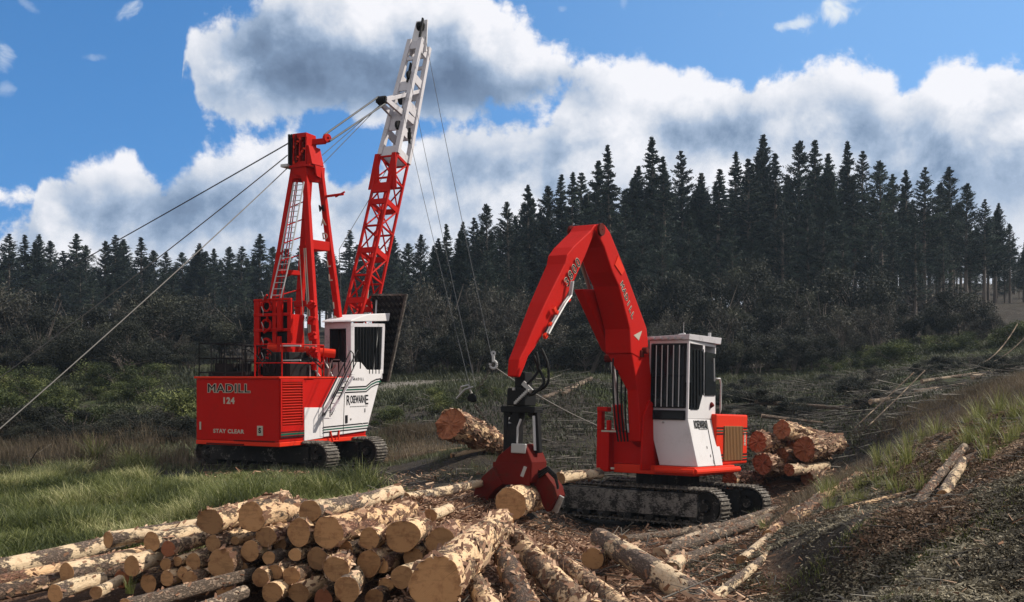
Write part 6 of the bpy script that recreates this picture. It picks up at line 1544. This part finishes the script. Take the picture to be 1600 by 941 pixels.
sky_r = [(657,366,1),(684,372,4),(700,350,0),(718,347,2),(742,340,4),(762,318,1),(795,315,5),(827,288,3),(857,290,1),(872,272,0),(893,268,6),(908,270,4),(937,250,3),(954,225,0),(988,260,2),(1021,212,6),(1040,243,0),(1066,235,4),(1090,270,2),(1121,265,0),
    (1148,236,6),(1171,248,4),(1193,213,2),(1212,240,0),(1247,219,1),(1274,217,0),(1297,242,2),(1326,219,6),(1347,236,4),(1377,250,1),(1398,272,5),(1417,265,3),(1444,261,4),(1468,285,1),(1486,261,5),(1509,286,1),(1538,311,4),(1555,318,2),(1578,349,1),(1600,372,0),(1625,392,4)]
special = {954:'slender pine spire above the loader boom, higher than the trees right beside it', 1021:'tallest pine on the skyline above the loader cab, a lone narrow spire', 1193:'twin-topped pine, highest of the right wood between the cab and the clearing',
    1247:'bushy broad-topped pine just right of the twin-topped one', 1274:'thin spiky pine standing right of the bushy broad-topped one', 1326:'sharp dark spire, last of the tallest pines before the skyline steps down', 1417:'dense dark column-shaped pine where the right skyline steps down', 1444:'open-branched pine with tiered limbs beside the dense column-shaped one', 1486:'broad ragged pine, the last high one near the right edge', 827:'dense dark pyramid-shaped pine left of the loader boom', 762:'bushy pine with flat crown over the left end of the right wood', 1625:'rightmost small pine cut by the picture edge', 657:'first pine of the right wood, just right of the yarder screen'}
for (px, py, i) in sky_r:
    Y = 128+random.uniform(-6, 10) if px > 850 else 124+random.uniform(-6, 6)
    plant(i, px, py, Y, special.get(px, 'dark pine forming the front of the right wood'), GR, random.uniform(1.0, 1.35))
def skyline(px, tab):
    xs_, ys_ = zip(*tab); return float(np.interp(px, xs_, ys_))
tabR = [(640,385),(700,362),(760,332),(830,305),(900,285),(960,262),(1020,252),(1100,268),(1200,248),(1330,248),(1400,275),(1500,290),(1560,335),(1640,400)]
for i in range(74):
    px = 632+i*13.6+random.uniform(-6, 6); py = skyline(px, tabR)+random.uniform(8, 48); plant(random.choice([0,1,2,3,4,5,6,7]), px, py, random.uniform(130, 165), 'dark pine standing within the right wood', 'pines inside the right wood', random.uniform(1.0,1.4))
for i in range(42):
    px = (640+i*36 if i < 24 else 1380+(i-24)*14)+random.uniform(-12, 12); py = skyline(px, tabR)+random.uniform(55, 105); plant(random.choice([3,1,5,4]), px, py, random.uniform(112, 122) if i < 24 else random.uniform(136, 160), 'shorter dark pine at the foot of the right wood', 'short pines along the right wood', 1.15)
for i in range(40):
    px = 1180+i*12+random.uniform(-5, 5); plant(random.choice([1,3,5,4]), px, 395+random.uniform(-25, 25), random.uniform(176, 188), 'pine standing behind the trunks of the right wood', 'pines behind the right wood', 1.3)
for i in range(26):
    px = (-330+i*20 if i < 13 else 1650+(i-13)*20)+random.uniform(-6, 6); plant(random.choice([1,3,5,4,2]), px, (385 if i < 13 else 400+(i-13)*4)+random.uniform(-12, 15), random.uniform(135, 175), 'dark pine standing within the left wood' if i < 13 else 'dark pine standing within the right wood', 'pines inside the left wood' if i < 13 else 'pines inside the right wood', 1.4)
sky_l = [(-20,372,1),(13,365,4),(38,367,0),(58,367,2),(80,376,1),(100,392,4),(118,365,3),(134,383,1),(163,376,5),(179,367,4),(192,375,2),(221,371,0),(241,391,1),(259,394,4),(286,394,5),(306,380,2),(320,392,1),(335,388,3),(357,385,1),(377,385,4),(404,365,3),(425,385,1),(448,388,5),(470,384,4),(494,390,1),(515,386,2),(545,360,0),(560,382,4),(588,384,1),(615,370,2),(638,380,1)]
spl = {13:'leftmost tall bushy pine on the left skyline', 118:'dark pointed pine standing out of the left skyline above the dry stalks', 404:'pointed dark pine directly left of the yarder tower', 545:'slim pointed pine seen between the tower and the lattice boom', 221:'narrow spire pine in the middle of the left skyline behind the guylines'}
for (px, py, i) in sky_l:
    plant(i, px, py, 160+random.uniform(-6, 8), spl.get(px, 'dark pine forming the front of the left wood'), GL, random.uniform(1.3, 1.75))
tabL = [(-60,385),(60,385),(200,388),(300,400),(400,390),(640,392)]
for i in range(52):
    px = -60+i*13.6+random.uniform(-5, 5); plant(random.choice([1,1,5,3,4,2]), px, skyline(px, tabL)+random.uniform(5, 34), random.uniform(164, 192), 'dark pine standing within the left wood', 'pines inside the left wood', random.uniform(1.2,1.7))
for i in range(24):
    px = -60+i*30+random.uniform(-9, 9); plant(random.choice([1,3,4,5]), px, 425+random.uniform(-12, 22), random.uniform(138, 152), 'shorter pine at the foot of the left wood', 'short pines along the left wood', 1.2)
# broadleaf scrub in front of the woods
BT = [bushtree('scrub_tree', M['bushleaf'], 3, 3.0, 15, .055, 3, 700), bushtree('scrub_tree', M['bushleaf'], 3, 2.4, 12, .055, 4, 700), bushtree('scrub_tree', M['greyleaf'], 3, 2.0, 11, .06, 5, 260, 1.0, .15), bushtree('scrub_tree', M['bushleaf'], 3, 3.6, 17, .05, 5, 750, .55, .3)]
BT_used = [True]*4
def scrub(i, px, top, Y, label, group, wide=1.0):
    x = (px-CX)/FOC*Y; z0 = gz(x, Y)-.15; s = (CAMZ-(top-HY)/FOC*Y-z0)/3.0
    if s < .15: return
    put_copy(BT[i], BT_used, i, (x, Y, z0), random.uniform(0, 6.28), (s*wide, s), label, 'scrub tree', group)
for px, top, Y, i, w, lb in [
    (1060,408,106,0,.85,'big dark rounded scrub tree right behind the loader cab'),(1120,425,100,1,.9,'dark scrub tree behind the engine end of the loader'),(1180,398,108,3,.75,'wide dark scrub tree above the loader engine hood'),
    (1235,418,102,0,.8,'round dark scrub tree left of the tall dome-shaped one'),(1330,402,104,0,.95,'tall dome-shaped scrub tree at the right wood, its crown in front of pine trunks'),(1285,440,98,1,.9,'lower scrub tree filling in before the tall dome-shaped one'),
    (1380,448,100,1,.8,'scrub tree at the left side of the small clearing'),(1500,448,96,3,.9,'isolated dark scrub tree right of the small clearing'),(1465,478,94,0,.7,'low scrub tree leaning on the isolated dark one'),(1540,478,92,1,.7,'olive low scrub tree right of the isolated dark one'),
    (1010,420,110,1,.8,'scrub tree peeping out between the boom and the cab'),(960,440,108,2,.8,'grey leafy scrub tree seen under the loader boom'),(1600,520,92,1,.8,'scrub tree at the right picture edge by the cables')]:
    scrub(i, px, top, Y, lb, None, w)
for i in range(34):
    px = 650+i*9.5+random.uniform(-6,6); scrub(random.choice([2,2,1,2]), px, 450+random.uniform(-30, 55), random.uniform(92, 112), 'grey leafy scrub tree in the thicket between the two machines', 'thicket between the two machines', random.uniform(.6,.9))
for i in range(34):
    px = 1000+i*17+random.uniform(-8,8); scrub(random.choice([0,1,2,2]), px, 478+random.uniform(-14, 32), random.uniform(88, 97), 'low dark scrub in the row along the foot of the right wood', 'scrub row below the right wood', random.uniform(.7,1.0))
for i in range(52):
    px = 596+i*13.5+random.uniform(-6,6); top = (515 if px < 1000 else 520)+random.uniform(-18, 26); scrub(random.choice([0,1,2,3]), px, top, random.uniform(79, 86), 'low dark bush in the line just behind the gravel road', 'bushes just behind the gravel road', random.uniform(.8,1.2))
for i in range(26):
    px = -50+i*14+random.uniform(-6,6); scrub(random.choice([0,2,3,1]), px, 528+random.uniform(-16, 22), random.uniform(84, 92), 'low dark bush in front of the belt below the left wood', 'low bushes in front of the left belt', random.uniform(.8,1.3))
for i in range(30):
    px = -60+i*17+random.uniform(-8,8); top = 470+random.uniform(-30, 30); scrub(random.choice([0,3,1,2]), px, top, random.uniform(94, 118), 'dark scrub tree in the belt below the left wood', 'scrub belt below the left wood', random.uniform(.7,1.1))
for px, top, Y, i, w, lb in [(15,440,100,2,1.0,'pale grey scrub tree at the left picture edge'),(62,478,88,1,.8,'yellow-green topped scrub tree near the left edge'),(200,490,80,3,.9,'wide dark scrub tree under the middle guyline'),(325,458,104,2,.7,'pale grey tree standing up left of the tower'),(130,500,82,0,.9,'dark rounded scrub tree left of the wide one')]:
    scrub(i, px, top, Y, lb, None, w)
SH = [bushtree('gorse_bush', M['gorse'], 1.6, 2.6, 13, .055, 2, 300, .7, .0), bushtree('gorse_bush', M['gorse'], 1.4, 2.0, 10, .05, 2, 320, .8, .0)]; SH_used = [True]*2
def shrub(i, px, Y, s, label, group):
    x = (px-CX)/FOC*Y; put_copy(SH[i], SH_used, i, (x, Y, gz(x, Y)-.15), random.uniform(0, 6), (s, s*random.uniform(.8,1.15)), label, 'bush', group)
for i in range(46): shrub(i % 2, random.uniform(-60, 420), random.choice([random.uniform(50,54), random.uniform(60, 74)]), random.uniform(.6, 1.35), 'yellow-green gorse bush in the band left of and behind the yarder', 'gorse bushes behind the yarder')
for i in range(32): shrub(i % 2, random.uniform(1250, 1620), random.uniform(76, 90), random.uniform(.6, 1.2), 'yellow-green bush in the strip below the right wood', 'bushes in the strip below the right wood')
for i in range(26): scrub(i % 4, random.uniform(-40, 300), random.uniform(628, 668), random.uniform(44, 54), 'small dark bush among the dry stalks left of the yarder', 'dark bushes among the dry stalks', 1.3)
for i in range(44):
    Yb = random.uniform(43, 68); pxb = random.uniform(1020, 1620); xb_ = (pxb-CX)/FOC*Yb; zb_ = gz(xb_, Yb); scrub([0,3,2,1][i % 4], pxb, HY+(CAMZ-zb_-random.uniform(.45,1.0))/Yb*FOC, Yb, 'low dark bush among the slash behind the loader', 'low bushes among the slash', 1.6)
for i in range(14): shrub(i % 2, random.uniform(600, 1000), random.uniform(46, 64), random.uniform(.35, .7), 'low bush on the slope between the machines', 'low bushes between the machines')

# ------------------------------------------------------------------ the air between here and the woods
hz_ = MB(); hz_.bx(-420, 420, -60, 480, -3, 62)
hm = bpy.data.materials.new('haze'); hm.use_nodes = True; T = NT(hm.node_tree); T.n.clear(); ho = T.node('ShaderNodeOutputMaterial'); pv_ = T.node('ShaderNodeVolumePrincipled')
pv_.inputs['Color'].default_value = (.62, .80, 1.0, 1); pv_.inputs['Density'].default_value = .00024; pv_.inputs['Anisotropy'].default_value = .3
T.l.new(pv_.outputs[0], ho.inputs['Volume'])
ho_ = hz_.build('haze', hm); tag(ho_, 'thin bluish air over the whole site', 'haze', kind='stuff')

# ------------------------------------------------------------------ labels that place each plant of a row
def ordw(n):
    ones = ['','first','second','third','fourth','fifth','sixth','seventh','eighth','ninth','tenth','eleventh','twelfth','thirteenth','fourteenth','fifteenth','sixteenth','seventeenth','eighteenth','nineteenth']
    if n < 20: return ones[n]
    t, u = divmod(n, 10); base_ = {2:'twent',3:'thirt',4:'fort',5:'fift',6:'sixt',7:'sevent'}[t]
    return base_+'ieth' if u == 0 else base_+'y-'+ones[u]
def number_row(group, old, new):
    os_ = [o for o in COL.objects if o.get('group') == group and o.get('label') == old]
    os_.sort(key=lambda o: o.location.x/o.location.y)
    for i, o in enumerate(os_): o['label'] = new % ordw(i+1)
number_row(GR, 'dark pine forming the front of the right wood', 'dark pine on the right skyline, %s from the left of the ordinary ones')
number_row(GL, 'dark pine forming the front of the left wood', 'dark pine on the left skyline, %s from the left of the ordinary ones')
number_row('short pines along the right wood', 'shorter dark pine at the foot of the right wood', 'shorter dark pine low in the right wood, %s of them from the left')
number_row('short pines along the left wood', 'shorter pine at the foot of the left wood', 'shorter pine low in the left wood, %s of them from the left')
number_row('scrub row below the right wood', 'low dark scrub in the row along the foot of the right wood', 'low dark scrub at the foot of the right wood, %s from the left')
number_row('scrub belt below the left wood', 'dark scrub tree in the belt below the left wood', 'dark scrub tree in the belt below the left wood, %s from the left')
number_row('thicket between the two machines', 'grey leafy scrub tree in the thicket between the two machines', 'grey leafy scrub tree of the thicket between the machines, %s from the left')
number_row('grass tussocks along the right bank', 'yellow-green grass tussock along the crest of the right bank', 'yellow-green tussock along the crest of the right bank, %s from the left')
number_row('bushes in the strip below the right wood', 'yellow-green bush in the strip below the right wood', 'yellow-green bush in the strip below the right wood, %s from the left')

number_row('bushes just behind the gravel road', 'low dark bush in the line just behind the gravel road', 'low dark bush behind the gravel road, %s from the left')
number_row('low bushes in front of the left belt', 'low dark bush in front of the belt below the left wood', 'low dark bush before the left scrub belt, %s from the left')
